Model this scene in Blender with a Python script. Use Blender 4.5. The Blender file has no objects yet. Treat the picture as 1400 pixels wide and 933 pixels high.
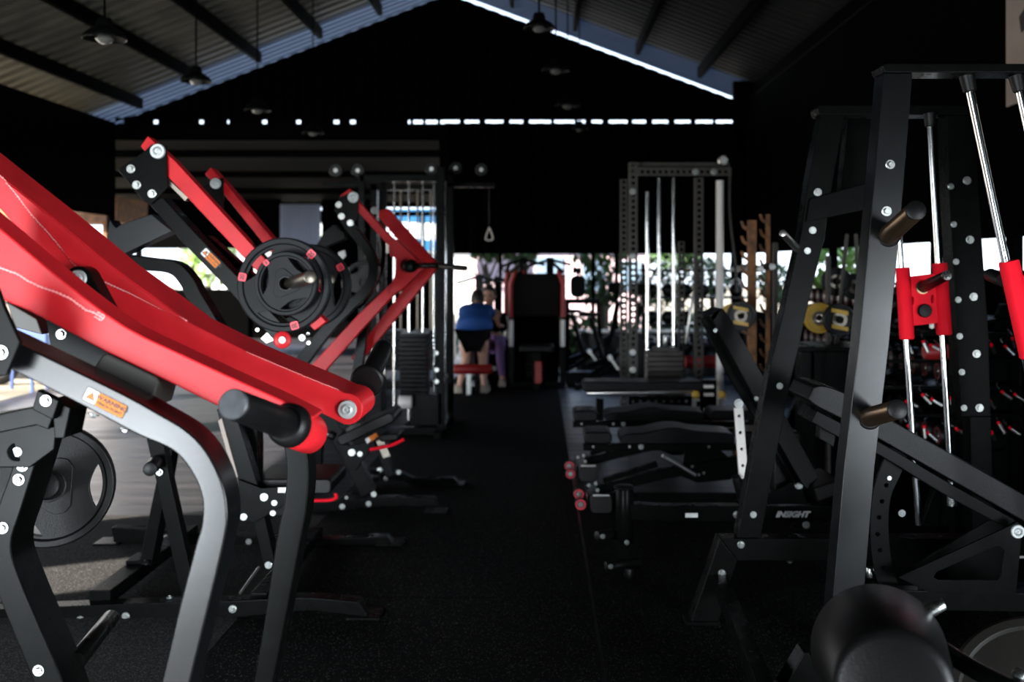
import bpy, bmesh, math, random
from mathutils import Vector, Matrix
random.seed(7)
SC = bpy.context.scene
COL = SC.collection
PI = math.pi
# camera: eye 1.46 m up, looking along +Y; photo pixels (1400x933) <-> metres at a depth Y
EYE, FPX, VX, VY = 1.46, 1400.0, 738.0, 365.0
def P(x, y, Y): return Vector(((x - VX) * Y / FPX, Y, EYE - (y - VY) * Y / FPX))
def S(px, Y): return px * Y / FPX
# ---------------------------------------------------------------- materials
def mat(name, col, rough=.5, metal=0., spec=.5, coat=0., emit=None, es=0., noise=0., nscale=30., bump=0., bscale=200., stretch=None):
    m = bpy.data.materials.new(name); m.use_nodes = True
    nt = m.node_tree; b = nt.nodes['Principled BSDF']
    b.inputs['Base Color'].default_value = (*col, 1); b.inputs['Roughness'].default_value = rough
    b.inputs['Metallic'].default_value = metal; b.inputs['Specular IOR Level'].default_value = spec
    b.inputs['Coat Weight'].default_value = coat; b.inputs['Coat Roughness'].default_value = .12
    if emit: b.inputs['Emission Color'].default_value = (*emit, 1); b.inputs['Emission Strength'].default_value = es
    tc = nt.nodes.new('ShaderNodeTexCoord'); src = tc.outputs['Object']
    if stretch:
        mp = nt.nodes.new('ShaderNodeMapping'); mp.inputs['Scale'].default_value = stretch
        nt.links.new(src, mp.inputs['Vector']); src = mp.outputs['Vector']
    if noise:
        n = nt.nodes.new('ShaderNodeTexNoise'); n.inputs['Scale'].default_value = nscale; n.inputs['Detail'].default_value = 5
        nt.links.new(src, n.inputs['Vector'])
        r = nt.nodes.new('ShaderNodeMapRange'); r.inputs[3].default_value = 1 - noise; r.inputs[4].default_value = 1 + noise
        r.inputs[1].default_value = .3; r.inputs[2].default_value = .7
        nt.links.new(n.outputs['Fac'], r.inputs[0])
        mx = nt.nodes.new('ShaderNodeVectorMath'); mx.operation = 'SCALE'; mx.inputs[0].default_value = col
        nt.links.new(r.outputs[0], mx.inputs['Scale']); nt.links.new(mx.outputs[0], b.inputs['Base Color'])
        r2 = nt.nodes.new('ShaderNodeMapRange'); r2.inputs[3].default_value = max(.03, rough - .12 * noise); r2.inputs[4].default_value = min(1, rough + .25 * noise)
        r2.inputs[1].default_value = .3; r2.inputs[2].default_value = .7
        nt.links.new(n.outputs['Fac'], r2.inputs[0]); nt.links.new(r2.outputs[0], b.inputs['Roughness'])
    if bump:
        n = nt.nodes.new('ShaderNodeTexNoise'); n.inputs['Scale'].default_value = bscale; n.inputs['Detail'].default_value = 3
        nt.links.new(src, n.inputs['Vector'])
        bp = nt.nodes.new('ShaderNodeBump'); bp.inputs['Strength'].default_value = bump; bp.inputs['Distance'].default_value = .002
        nt.links.new(n.outputs['Fac'], bp.inputs['Height']); nt.links.new(bp.outputs['Normal'], b.inputs['Normal'])
    return m
M = {}
M['black'] = mat('black_powder_coat', (.0026, .0029, .0027), .27, spec=.04, noise=.1, nscale=14, bump=.03, bscale=700)
M['black2'] = mat('black_sheen_paint', (.0035, .0040, .0042), .22, spec=.22, noise=.1, nscale=9, bump=.04, bscale=500)  # same black made glossier and paler to imitate reflected light on the front frames
M['red'] = mat('red_powder_coat', (.46, .013, .018), .36, spec=.13, coat=0, noise=.12, nscale=12, bump=.08, bscale=900)
M['redbright'] = mat('bright_red_paint', (.80, .012, .026), .45, spec=.03)
M['weld'] = mat('weld_bead', (.85, .28, .28), .3, spec=.9, bump=.9, bscale=350)
M['zinc'] = mat('zinc_bolt', (.40, .415, .40), .27, metal=1., noise=.1, nscale=300)
M['chrome'] = mat('chrome_rod', (.86, .87, .88), .14, metal=1.)
M['steel'] = mat('brushed_steel', (.55, .55, .53), .34, metal=1.)
M['cap'] = mat('worn_rubber_cap', (.026, .029, .033), .4, noise=.4, nscale=60)
M['rubber'] = mat('black_rubber', (.003, .003, .003), .42, spec=.2, bump=.25, bscale=400)
M['vinyl'] = mat('black_vinyl', (.0028, .0028, .0028), .36, spec=.12, bump=.3, bscale=260)
M['plate'] = mat('rubber_plate', (.010, .011, .012), .45, spec=.12, noise=.2, nscale=40, bump=.2, bscale=500)
M['block'] = mat('rubber_block', (.05, .047, .042), .55, spec=.4)
M['dome'] = mat('dull_dark_disc', (.008, .0075, .006), .5, spec=.15)
M['gold'] = mat('gold_sleeve', (.16, .105, .06), .28, metal=.9)
M['horn'] = mat('dull_metal_horn', (.16, .14, .115), .33, metal=.9)
M['white'] = mat('white_sticker', (.70, .70, .68), .8, spec=.1)
M['orange'] = mat('orange_sticker', (.62, .17, .035), .8, spec=.1)
M['ink'] = mat('black_ink', (.02, .015, .012), .6)
M['redpatch'] = mat('red_patch', (.85, .05, .08), .5)
M['yellow'] = mat('yellow_paint', (.55, .33, .02), .45)
M['rust'] = mat('rusty_wood', (.20, .085, .03), .6, noise=.7, nscale=10)
M['whitepost'] = mat('white_paint', (.80, .76, .72), .35)
M['redvinyl'] = mat('red_vinyl', (.30, .012, .012), .45)
M['redring'] = mat('red_ring', (.55, .02, .04), .4)
M['darkring'] = mat('dark_red_ring', (.10, .008, .008), .5)
M['skin'] = mat('skin', (.74, .42, .30), .5)
M['blue'] = mat('blue_cloth', (.012, .075, .30), .7, noise=.3, nscale=6)
M['darkcloth'] = mat('dark_cloth', (.004, .004, .005), .9, spec=.05)
M['purple'] = mat('purple_cloth', (.32, .18, .46), .7)
M['hair'] = mat('hair', (.012, .009, .008), .6)
M['shoe'] = mat('pale_shoe', (.50, .42, .34), .6)
M['glass'] = mat('bulb_glass', (.10, .10, .09), .08, spec=1.)
M['brown'] = mat('brown_panel', (.30, .24, .21), .6, noise=.25, nscale=2)
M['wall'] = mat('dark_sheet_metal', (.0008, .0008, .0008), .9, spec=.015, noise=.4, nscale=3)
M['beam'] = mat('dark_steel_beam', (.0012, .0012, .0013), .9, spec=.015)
# ---------------------------------------------------------------- object helpers
OFF = {}
def thing(name, label, cat, loc=(0, 0, 0), group=None):
    o = bpy.data.objects.new(name, None); COL.objects.link(o); o.empty_display_size = .1
    o.location = loc; o['label'] = label; o['category'] = cat
    if group: o['group'] = group
    OFF[o.name] = Vector(loc); return o
def finish(bm, name, m, parent=None, bevel=.002, smooth=40, segs=2):
    bmesh.ops.remove_doubles(bm, verts=bm.verts, dist=1e-5)
    bmesh.ops.recalc_face_normals(bm, faces=bm.faces)
    off = OFF.get(parent.name, Vector()) if parent else Vector()
    if off.length: bmesh.ops.translate(bm, verts=bm.verts, vec=-off)
    me = bpy.data.meshes.new(name)
    for f in bm.faces: f.smooth = True
    bm.to_mesh(me); bm.free()
    me.set_sharp_from_angle(angle=math.radians(smooth))
    o = bpy.data.objects.new(name, me); COL.objects.link(o)
    for q in (m if isinstance(m, (list, tuple)) else [m]): me.materials.append(q)
    if parent: o.parent = parent; OFF[o.name] = off
    if bevel:
        b = o.modifiers.new('bevel', 'BEVEL'); b.width = bevel; b.segments = segs; b.limit_method = 'ANGLE'
        b.angle_limit = math.radians(35); b.harden_normals = True
    return o
def tag(o, label, cat, group=None, kind=None):
    if label: o['label'] = label
    if cat: o['category'] = cat
    if group: o['group'] = group
    if kind: o['kind'] = kind
    return o
def dup(root, loc=None, rotz=0., label=None, group=None, scale=None):
    r = root.copy(); COL.objects.link(r)
    if loc is not None: r.location = loc
    r.rotation_euler = (0, 0, rotz)
    if label: r['label'] = label
    if group: r['group'] = group
    if scale: r.scale = (scale,) * 3
    OFF[r.name] = Vector(r.location)
    for ch in list(root.children):
        c = ch.copy(); COL.objects.link(c); c.parent = r
        for g in list(ch.children):
            d = g.copy(); COL.objects.link(d); d.parent = c
    return r
# ---------------------------------------------------------------- shape helpers
def B(): return bmesh.new()
def face(bm, vs):
    try: return bm.faces.new(vs)
    except ValueError: return None
def prism3(bm, pts, vec):
    vec = Vector(vec)
    a = [bm.verts.new(p) for p in pts]; b = [bm.verts.new(Vector(p) + vec) for p in pts]; n = len(pts)
    face(bm, a); face(bm, b[::-1])
    for i in range(n): face(bm, (a[i], a[(i + 1) % n], b[(i + 1) % n], b[i]))
def prism(bm, pts, Y0, Y1): prism3(bm, [P(x, y, Y0) for x, y in pts], (0, Y1 - Y0, 0))
def cat_rom(pts, k=5):
    if len(pts) < 3: return [Vector(p) for p in pts]
    pts = [Vector(p) for p in pts]; out = []
    for i in range(len(pts) - 1):
        p0 = pts[max(0, i - 1)]; p1 = pts[i]; p2 = pts[i + 1]; p3 = pts[min(len(pts) - 1, i + 2)]
        for j in range(k):
            t = j / k
            out.append(.5 * ((2 * p1) + (p2 - p0) * t + (2 * p0 - 5 * p1 + 4 * p2 - p3) * t * t + (3 * p1 - p0 - 3 * p2 + p3) * t ** 3))
    out.append(pts[-1]); return out
def strip(bm, A, C, Y0, Y1, k=4, smooth=True):
    """beam between two pixel polylines (same count), thick from depth Y0 to Y1"""
    if smooth and len(A) > 2: A = cat_rom([(*p, 0) for p in A], k); C = cat_rom([(*p, 0) for p in C], k)
    y0 = Y0 if isinstance(Y0, (list, tuple)) else [Y0] * len(A)
    rows = []
    for i, (a, c) in enumerate(zip(A, C)):
        p = P(a[0], a[1], y0[i]); q = P(c[0], c[1], y0[i]); d = Vector((0, (Y1 - Y0) if not isinstance(Y0, (list, tuple)) else Y1, 0))
        rows.append([bm.verts.new(v) for v in (p, q, q + d, p + d)])
    for r, s in zip(rows, rows[1:]):
        for j in range(4): face(bm, (r[j], r[(j + 1) % 4], s[(j + 1) % 4], s[j]))
    face(bm, rows[0]); face(bm, rows[-1][::-1])
def box(bm, x0, x1, y0, y1, z0, z1):
    prism3(bm, [(x0, y0, z0), (x1, y0, z0), (x1, y0, z1), (x0, y0, z1)], (0, y1 - y0, 0))
def frame_of(d):
    d = Vector(d).normalized(); u = Vector((0, 0, 1)) if abs(d.z) < .9 else Vector((0, 1, 0))
    s = d.cross(u).normalized(); return s, s.cross(d).normalized()
def lathe(bm, o, d, prof, n=24, cap=True):
    d = Vector(d).normalized(); s, u = frame_of(d); o = Vector(o); rings = []
    for t, r in prof:
        rings.append([bm.verts.new(o + d * t + (s * math.cos(2 * PI * i / n) + u * math.sin(2 * PI * i / n)) * max(r, 1e-4)) for i in range(n)])
    for a, b in zip(rings, rings[1:]):
        for i in range(n): face(bm, (a[i], a[(i + 1) % n], b[(i + 1) % n], b[i]))
    if cap: face(bm, rings[0][::-1]); face(bm, rings[-1])
def cyl(bm, a, b, r, r2=None, n=20):
    a = Vector(a); b = Vector(b); L = (b - a).length; r2 = r if r2 is None else r2
    lathe(bm, a, b - a, [(0, r), (L, r2)], n)
def rcyl(bm, a, b, r, e=None, n=24):
    """cylinder with rounded ends"""
    a = Vector(a); b = Vector(b); L = (b - a).length; e = r * .3 if e is None else e
    pr = [(e - e * math.cos(t), r - e + e * math.sin(t)) for t in (0, .5, 1., PI / 2)]
    lathe(bm, a, b - a, [(p, q) for p, q in pr] + [(L - p, q) for p, q in pr[::-1]], n)
def sweep(bm, path, prof, side=None, scales=None):
    """sweep a closed profile [(s,u)] along path"""
    path = [Vector(p) for p in path]; rows = []
    side = Vector(side).normalized() if side else None; prev = None
    for i, p in enumerate(path):
        t = (path[min(i + 1, len(path) - 1)] - path[max(i - 1, 0)]).normalized()
        if side: s = (side - t * side.dot(t)).normalized()
        elif prev is None: s = frame_of(t)[0]
        else: s = (prev - t * prev.dot(t)).normalized()
        prev = s; u = s.cross(t); k = scales[i] if scales else 1
        rows.append([bm.verts.new(p + (s * a + u * c) * k) for a, c in prof])
    n = len(prof)
    for r, q in zip(rows, rows[1:]):
        for j in range(n): face(bm, (r[j], r[(j + 1) % n], q[(j + 1) % n], q[j]))
    face(bm, rows[0]); face(bm, rows[-1][::-1])
def beam(bm, path, w, h, side=(0, 1, 0)):
    sweep(bm, path, [(-w / 2, -h / 2), (w / 2, -h / 2), (w / 2, h / 2), (-w / 2, h / 2)], side)
def tube(bm, path, r, n=10, scales=None):
    sweep(bm, path, [(r * math.cos(2 * PI * i / n), r * math.sin(2 * PI * i / n)) for i in range(n)], None, scales)
def holed(bm, outer, holes, vec):
    """plate with holes: outer / holes lists of 3D points, extruded by vec"""
    es = []
    for loop in [outer] + holes:
        vs = [bm.verts.new(p) for p in loop]
        es += [bm.edges.new((vs[i], vs[(i + 1) % len(vs)])) for i in range(len(vs))]
    g = bmesh.ops.triangle_fill(bm, use_beauty=True, use_dissolve=False, edges=es)
    fs = [f for f in g['geom'] if isinstance(f, bmesh.types.BMFace)]
    r = bmesh.ops.extrude_face_region(bm, geom=fs)
    bmesh.ops.translate(bm, verts=[v for v in r['geom'] if isinstance(v, bmesh.types.BMVert)], vec=Vector(vec))
def rrect(cx, cy, w, h, r, n=4):
    out = []
    for sx, sy, a in ((1, 1, 0), (-1, 1, 90), (-1, -1, 180), (1, -1, 270)):
        for i in range(n + 1):
            t = math.radians(a + 90 * i / n); out.append((cx + sx * (w / 2 - r) + r * math.cos(t), cy + sy * (h / 2 - r) + r * math.sin(t)))
    return out
# one shared bolt mesh (washer and domed hex head), unit radius, facing -Y
def _bolt():
    bm = B(); lathe(bm, (0, 0, 0), (0, -1, 0), [(0, 1), (.16, 1), (.2, .93)], 20)
    lathe(bm, (0, -.2, 0), (0, -1, 0), [(0, .66), (.34, .66), (.46, .54), (.46, .3), (.3, .26)], 6)
    me = bpy.data.meshes.new('bolt')
    bmesh.ops.recalc_face_normals(bm, faces=bm.faces); bm.to_mesh(me); bm.free(); me.materials.append(M['zinc']); return me
def _cap():
    bm = B(); lathe(bm, (0, 0, 0), (0, -1, 0), [(0, 1), (.16, 1), (.3, .9), (.3, .62), (.42, .58), (.5, .4), (.36, .3), (.36, .12), (.5, .1)], 24)
    me = bpy.data.meshes.new('pivot_cap')
    for f in bm.faces: f.smooth = True
    bmesh.ops.recalc_face_normals(bm, faces=bm.faces); bm.to_mesh(me); bm.free(); me.set_sharp_from_angle(angle=.6); me.materials.append(M['zinc']); return me
BOLT = _bolt(); CAP = _cap(); CAP.materials[0] = mat('flat_zinc_washer', (.42, .44, .44), .45, metal=.45)
def bolt(parent, x, y, Y, rpx, d=(0, -1, 0), big=False, p=None, r=None):
    o = bpy.data.objects.new('pivot_cap' if big else 'bolt', CAP if big else BOLT); COL.objects.link(o); o.parent = parent
    pos = P(x, y, Y) if p is None else Vector(p)
    o.location = pos - OFF.get(parent.name, Vector()); o.scale = ((S(rpx, Y) if r is None else r),) * 3
    o.rotation_euler = Vector((0, -1, 0)).rotation_difference(Vector(d)).to_euler()
    o.rotation_euler.rotate_axis('Y', random.uniform(0, 1)); return o
def text(s, parent, centre, right, up, size, m, name='lettering', shear=0, bold=0, sx=1.):
    c = bpy.data.curves.new(name, 'FONT'); c.body = s; c.size = size; c.align_x = 'CENTER'; c.align_y = 'CENTER'
    c.extrude = .0003; c.shear = shear; c.offset = bold; c.materials.append(m)
    o = bpy.data.objects.new(name, c); COL.objects.link(o)
    r = Vector(right).normalized(); u = (Vector(up) - r * Vector(up).dot(r)).normalized(); n = r.cross(u)
    mt = Matrix((r, u, n)).transposed().to_4x4(); mt.translation = Vector(centre) - OFF.get(parent.name, Vector())
    bpy.context.view_layer.update()
    me = bpy.data.meshes.new_from_object(o.evaluated_get(bpy.context.evaluated_depsgraph_get())); me.name = name
    bpy.data.objects.remove(o); o = bpy.data.objects.new(name, me); COL.objects.link(o)
    if not me.materials: me.materials.append(m)
    me.transform(mt @ Matrix.Diagonal((sx, 1, 1, 1))); o.parent = parent; return o
def part(parent, name, m, fn, bevel=.002, label=None, **k):
    bm = B(); fn(bm); o = finish(bm, name, m, parent, bevel, **k)
    if label: o['label'] = label
    return o
def struct(name, m, fn, bevel=0, **k):
    bm = B(); fn(bm); o = finish(bm, name, m, None, bevel, **k); o['kind'] = 'structure'; return o
# weight plate with three crescent holes, axis along d (towards the viewer)
def weight_plate(c, d, R, t, label, group=None, m=None, patches=(), spin=0., holes=3, hub=.028, patchtext='20', hw=.28, hd=.24):
    m = m or M['plate']; c = Vector(c); root = thing('weight_plate', label, 'weight plate', c, group)
    rt = Vector((0, -1, 0)).rotation_difference(Vector(d)).to_matrix()
    def W(x, y, z): return c + rt @ Vector((x, y, z))
    def pol(r, a): return (r * math.cos(a), r * math.sin(a))
    bm = B(); n = 48
    outer = [W(pol(R * .93, 2 * PI * i / n)[0], -t * .3, pol(R * .93, 2 * PI * i / n)[1]) for i in range(n)]
    hs = [[W(hub * math.cos(2 * PI * i / 20), -t * .3, hub * math.sin(2 * PI * i / 20)) for i in range(20)]]
    for k in range(holes):
        a0 = spin + 2 * PI * k / holes; w = 2 * PI / holes * hw; L = []
        for i in range(13): a = a0 - w + 2 * w * i / 12; L.append((R * .80, a))
        for i in range(1, 12): a = a0 + w - 2 * w * i / 12; L.append((R * (.80 - hd * math.sin(PI * i / 12) ** .7), a))
        hs.append([W(r * math.cos(a), -t * .3, r * math.sin(a)) for r, a in L])
    holed(bm, outer, hs, rt @ Vector((0, t * .6, 0)))
    lathe(bm, W(0, t / 2, 0), rt @ Vector((0, -1, 0)), [(0, R * .86), (0, R * .97), (t * .15, R), (t * .85, R), (t, R * .97), (t, R * .88), (t * .8, R * .85), (t * .2, R * .85), (0, R * .86)], n, cap=False)
    lathe(bm, W(0, t * .42, 0), rt @ Vector((0, -1, 0)), [(0, hub), (0, R * .28), (t * .84, R * .28), (t * .9, R * .25), (t * .9, hub), (0, hub)], 32, cap=False)
    # raised rounded triangle round the hub
    tri = []
    for k in range(3):
        a0 = spin + PI / 3 + 2 * PI * k / 3
        for j in range(-3, 4): tri.append(pol(R * (.50 - .012 * abs(j)), a0 + j * .10))
    if holes: holed(bm, [W(x, -t * .30, z) for x, z in tri], [[W(hub * 1.02 * math.cos(2 * PI * i / 20), -t * .30, hub * 1.02 * math.sin(2 * PI * i / 20)) for i in range(20)]], rt @ Vector((0, -t * .16, 0)))
    finish(bm, 'disc', m, root, .0015)
    part(root, 'hub_ring', M['rubber'], lambda b: lathe(b, W(0, t * .46, 0), rt @ Vector((0, -1, 0)), [(0, hub), (0, hub * 1.15), (t * .95, hub * 1.15), (t * .95, hub * .92), (0, hub * .92)], 24, cap=False), 0)
    for a in patches:
        s = R * .085; x, z = pol(R * .885, a); rr = Vector((-math.sin(a), 0, math.cos(a))); ra = Vector((math.cos(a), 0, math.sin(a)))
        def f(b):
            q = [Vector((x, -t * .51, z)) + rr * u * s + ra * v * s for u, v in rrect(0, 0, 2, 2, .4, 3)]
            prism3(b, [c + rt @ v for v in q], rt @ Vector((0, -.0012, 0)))
        pp = part(root, 'number_patch', M['redpatch'], f, 0)
        text(patchtext, pp, W(x, -t * .51 - .0016, z), rt @ -rr, rt @ ra, s * 1.5, M['ink'], 'number', bold=.001)
    return root
# ================================================================ SETTING
RX, RZ = -1.18, 5.52            # roof ridge
LX, LZ = -6.7, 3.37             # left roof edge (past the wall)
QX, QZ = 3.5, 3.77              # right roof edge
BY = 14.0                       # gable wall
# floor: dark, slightly glossy, streaky
def floor_mat():
    m = bpy.data.materials.new('dark_streaky_floor'); m.use_nodes = True; nt = m.node_tree; b = nt.nodes['Principled BSDF']
    tc = nt.nodes.new('ShaderNodeTexCoord'); mp = nt.nodes.new('ShaderNodeMapping'); mp.inputs['Scale'].default_value = (.6, 5, 1)
    n = nt.nodes.new('ShaderNodeTexNoise'); n.inputs['Scale'].default_value = 1.6; n.inputs['Detail'].default_value = 6
    nt.links.new(tc.outputs['Object'], mp.inputs[0]); nt.links.new(mp.outputs[0], n.inputs[0])
    r = nt.nodes.new('ShaderNodeValToRGB'); r.color_ramp.elements[0].position = .3; r.color_ramp.elements[1].position = .75
    r.color_ramp.elements[0].color = (.006, .006, .0065, 1); r.color_ramp.elements[1].color = (.03, .028, .031, 1)
    nt.links.new(n.outputs[0], r.inputs[0]); nt.links.new(r.outputs[0], b.inputs['Base Color'])
    r2 = nt.nodes.new('ShaderNodeMapRange'); r2.inputs[1].default_value = .3; r2.inputs[2].default_value = .7; r2.inputs[3].default_value = .30; r2.inputs[4].default_value = .5
    nt.links.new(n.outputs[0], r2.inputs[0]); nt.links.new(r2.outputs[0], b.inputs['Roughness']); return m
def speck_mat(name, base, spec, dens, rough, sc=260):
    m = bpy.data.materials.new(name); m.use_nodes = True; nt = m.node_tree; b = nt.nodes['Principled BSDF']
    tc = nt.nodes.new('ShaderNodeTexCoord'); v = nt.nodes.new('ShaderNodeTexVoronoi'); v.inputs['Scale'].default_value = sc
    nt.links.new(tc.outputs['Object'], v.inputs['Vector'])
    sp = nt.nodes.new('ShaderNodeSeparateColor'); nt.links.new(v.outputs['Color'], sp.inputs[0])
    g = nt.nodes.new('ShaderNodeMath'); g.operation = 'GREATER_THAN'; g.inputs[1].default_value = 1 - dens
    nt.links.new(sp.outputs[0], g.inputs[0])
    mx = nt.nodes.new('ShaderNodeMix'); mx.data_type = 'RGBA'; mx.inputs[6].default_value = (*base, 1); mx.inputs[7].default_value = (*spec, 1)
    nt.links.new(g.outputs[0], mx.inputs[0]); nt.links.new(mx.outputs[2], b.inputs['Base Color'])
    b.inputs['Roughness'].default_value = rough; b.inputs['Specular IOR Level'].default_value = .06
    bp = nt.nodes.new('ShaderNodeBump'); bp.inputs['Strength'].default_value = .5; bp.inputs['Distance'].default_value = .003
    nt.links.new(v.outputs['Distance'], bp.inputs['Height']); nt.links.new(bp.outputs[0], b.inputs['Normal']); return m
struct('floor', floor_mat(), lambda b: (box(b, -5.9, 3.0, 1.9, 14.1, -.08, 0), box(b, -8.5, -1.2, 14.1, 21.0, -.08, 0)))
struct('floor_entrance', mat('pale_bounce_floor', (.42, .43, .44), .7, noise=.3, nscale=2), lambda b: box(b, -5.9, 3.0, -1.2, 1.9, -.08, 0))  # unseen floor, made pale to bounce sunlight at the near machines
RUB = speck_mat('speckled_rubber', (.0016, .0017, .0015), (.07, .067, .062), .045, .85)
def mats(b, x0, x1, y0, y1, t=.006, g=.004, s=1.0):
    y = y0
    while y < y1 - .01: box(b, x0, x1, y, min(y + s, y1) - g, 0, t); y += s
bm = B(); mats(bm, -2.7, -1.25, 1.9, 6.0)
o = finish(bm, 'rubber_floor_mat', speck_mat('sunpatch_speckled_rubber', (.018, .0172, .0165), (.085, .082, .078), .14, .9, 300), None, .001); tag(o, 'grey-speckled rubber matting, paled to brighten the sun patch under the left machines', 'floor mat')  # paler copy of the mat rubber, so the sun patch looks brighter
bm = B(); mats(bm, -1.245, .222, 1.9, 13.4, s=1.3)
o = finish(bm, 'rubber_floor_mat', RUB, None, .001); tag(o, 'black speckled rubber matting running down the middle aisle between the machines', 'floor mat')
bm = B(); mats(bm, .235, 1.5, 1.9, 6.6, s=1.6); mats(bm, 1.505, 2.8, 1.9, 6.6, s=1.6)
o = finish(bm, 'rubber_floor_mat', RUB, None, .001); tag(o, 'black rubber matting under the guided barbell rack on the right', 'floor mat')
# outside ground
M['ground'] = mat('dusty_ground', (.22, .19, .13), .9, noise=.5, nscale=.6)
def gnd(b):
    box(b, -60, -5.9, -40, 80, -.2, -.09); box(b, 3.0, 60, -40, 80, -.2, -.09); box(b, -1.2, 3.0, 14.1, 80, -.2, -.09), box(b, -5.9, -1.2, 21, 80, -.2, -.09); box(b, -5.9, 3.0, -40, -1.2, -.15, -.03)
struct('ground_outside', M['ground'], gnd)
# corrugated roof, ribs running from ridge to eave
M['roof'] = mat('galvanised_sheet', (.013, .013, .013), .6, spec=.05, noise=.3, nscale=2)
def corr(b, xa, za, xb, zb, y0, y1, per=.19, amp=.034, sharp=True):
    n = int((y1 - y0) / per); rows = []
    for i in range(n):
        for f, h in ((0, 0), (.42, 0), (.55, 1), (.85, 1), (.98, 0)):
            y = y0 + (i + f) * per; rows.append((y, h * amp * 2))
    A = [(b.verts.new((xa, y, za + h)), b.verts.new((xb, y, zb + h))) for y, h in rows]
    for p, q in zip(A, A[1:]): face(b, (p[0], p[1], q[1], q[0]))
def fin_sheet(name, fn, m, th=.003):
    bm = B(); fn(bm); me = bpy.data.meshes.new(name); bm.to_mesh(me); bm.free(); me.materials.append(m)
    o = bpy.data.objects.new(name, me); COL.objects.link(o); s = o.modifiers.new('thick', 'SOLIDIFY'); s.thickness = th; o['kind'] = 'structure'; return o
fin_sheet('ceiling_left', lambda b: corr(b, RX, RZ, LX, LZ, -1.3, 14.25, per=.24, amp=.05), mat('warm_lit_roof_sheet', (.055, .051, .040), .6, spec=.08, noise=.3, nscale=2))  # left slope gets a lighter, warmer copy to paint the glow from the eave
fin_sheet('ceiling_right', lambda b: corr(b, RX, RZ, QX, QZ, -1.3, 14.13), M['roof'])
def translucent():
    m = bpy.data.materials.new('translucent_roof_sheet'); m.use_nodes = True; nt = m.node_tree; nt.nodes.remove(nt.nodes['Principled BSDF'])
    t = nt.nodes.new('ShaderNodeBsdfTranslucent'); t.inputs[0].default_value = (.012, .018, .030, 1); d = nt.nodes.new('ShaderNodeBsdfDiffuse'); d.inputs[0].default_value = (.10, .11, .12, 1)
    a = nt.nodes.new('ShaderNodeAddShader'); nt.links.new(t.outputs[0], a.inputs[0]); nt.links.new(d.outputs[0], a.inputs[1]); nt.links.new(a.outputs[0], nt.nodes['Material Output'].inputs[0]); return m
M['translucent'] = translucent()
def thin(name, fn):
    o = fin_sheet(name, fn, M['translucent']); o.modifiers.clear(); return o
thin('ceiling_overhang_left', lambda b: corr(b, RX, RZ, LX, LZ, 13.98, 15.5, amp=.05))
thin('ceiling_overhang_right', lambda b: corr(b, RX, RZ, QX, QZ, 13.98, 15.5, amp=.05))
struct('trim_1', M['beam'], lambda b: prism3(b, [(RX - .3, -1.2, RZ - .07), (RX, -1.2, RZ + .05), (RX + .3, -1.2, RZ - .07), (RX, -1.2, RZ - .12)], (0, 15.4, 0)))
ls = (RZ - LZ) / (RX - LX); rs = (QZ - RZ) / (QX - RX)
k = 2
for x in (-5.55, -4.7, -3.9, -3.05, -2.22, -.38, .49, 1.36, 2.22, 2.95):     # purlins along the hall
    z = RZ + (x - RX) * (ls if x < RX else rs) - .012
    struct('trim_%d' % k, M['beam'], lambda b: box(b, x - .03, x + .03, -1.2, 14.25, z - .15, z)); k += 1
for y in (1.5, 5.6, 9.8, 13.88):                                        # rafters under them
    def raf(b):
        for xa, za, xb, zb in ((RX, RZ, LX + .75, LZ + .75 * ls), (RX, RZ, QX - .7, QZ - .7 * rs)):
            prism3(b, [(xa, y - .04, za - .16), (xb, y - .04, zb - .16), (xb, y - .04, zb - .28), (xa, y - .04, za - .30)], (0, .08, 0))
    if y < 6 and y > 5: struct('trim_%d' % k, M['beam'], raf); k += 1
# gable wall (corrugated dark sheet): triangle, slot of daylight, wall with a wide opening on the right
def zpx(y): return EYE - (y - VY) * .01
def xpx(x): return (x - VX) * .01
def rib_wall(b, x0, x1, z0f, z1f, y, per=.18, d=.03):
    n = max(1, int(abs(x1 - x0) / per)); st = (x1 - x0) / n; V = []
    for i in range(n):
        for f, h in ((0, 0), (.4, 0), (.55, 1), (.85, 1)):
            V.append((x0 + (i + f) * st, h))
    V.append((x1, 0)); A = []
    for x, h in V: A.append((b.verts.new((x, y + h * d, z0f(x))), b.verts.new((x, y + h * d, z1f(x)))))
    for p, q in zip(A, A[1:]): face(b, (p[0], q[0], q[1], p[1]))
def gtop(x):
    return zpx(165 - .388 * ((x / .01 + VX) - 165)) if x < RX else zpx(140 + .37 * ((x / .01 + VX) - 1015))
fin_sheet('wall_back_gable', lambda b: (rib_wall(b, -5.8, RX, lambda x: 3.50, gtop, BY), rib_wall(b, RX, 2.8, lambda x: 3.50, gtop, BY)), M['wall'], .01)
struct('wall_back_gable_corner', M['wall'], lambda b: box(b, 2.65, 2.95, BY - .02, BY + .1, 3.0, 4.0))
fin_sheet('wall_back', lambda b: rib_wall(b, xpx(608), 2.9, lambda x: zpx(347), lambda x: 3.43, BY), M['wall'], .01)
struct('trim_30', M['beam'], lambda b: box(b, -5.8, 2.8, BY + .04, BY + .12, 3.25, 3.425))
def slotbits(b):    # the pieces that break the strip of daylight into dashes
    random.seed(3); x = -5.7
    while x < 2.7:
        w = random.choice((.04, .05, .07, .09)); 
        if x < -2.2: w *= random.choice((3, 5, 8)); 
        box(b, x, x + w, BY + .03, BY + .07, 3.42, 3.52); x += w + (random.uniform(.10, .30) if x > -2.2 else random.uniform(.03, .10))
    box(b, -5.7, 2.7, BY + .055, BY + .075, 3.475, 3.52)
struct('trim_31', M['wall'], slotbits)
def low_wall(b):
    rib_wall(b, .5, 2.9, lambda x: 0, lambda x: zpx(453), BY)
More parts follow.
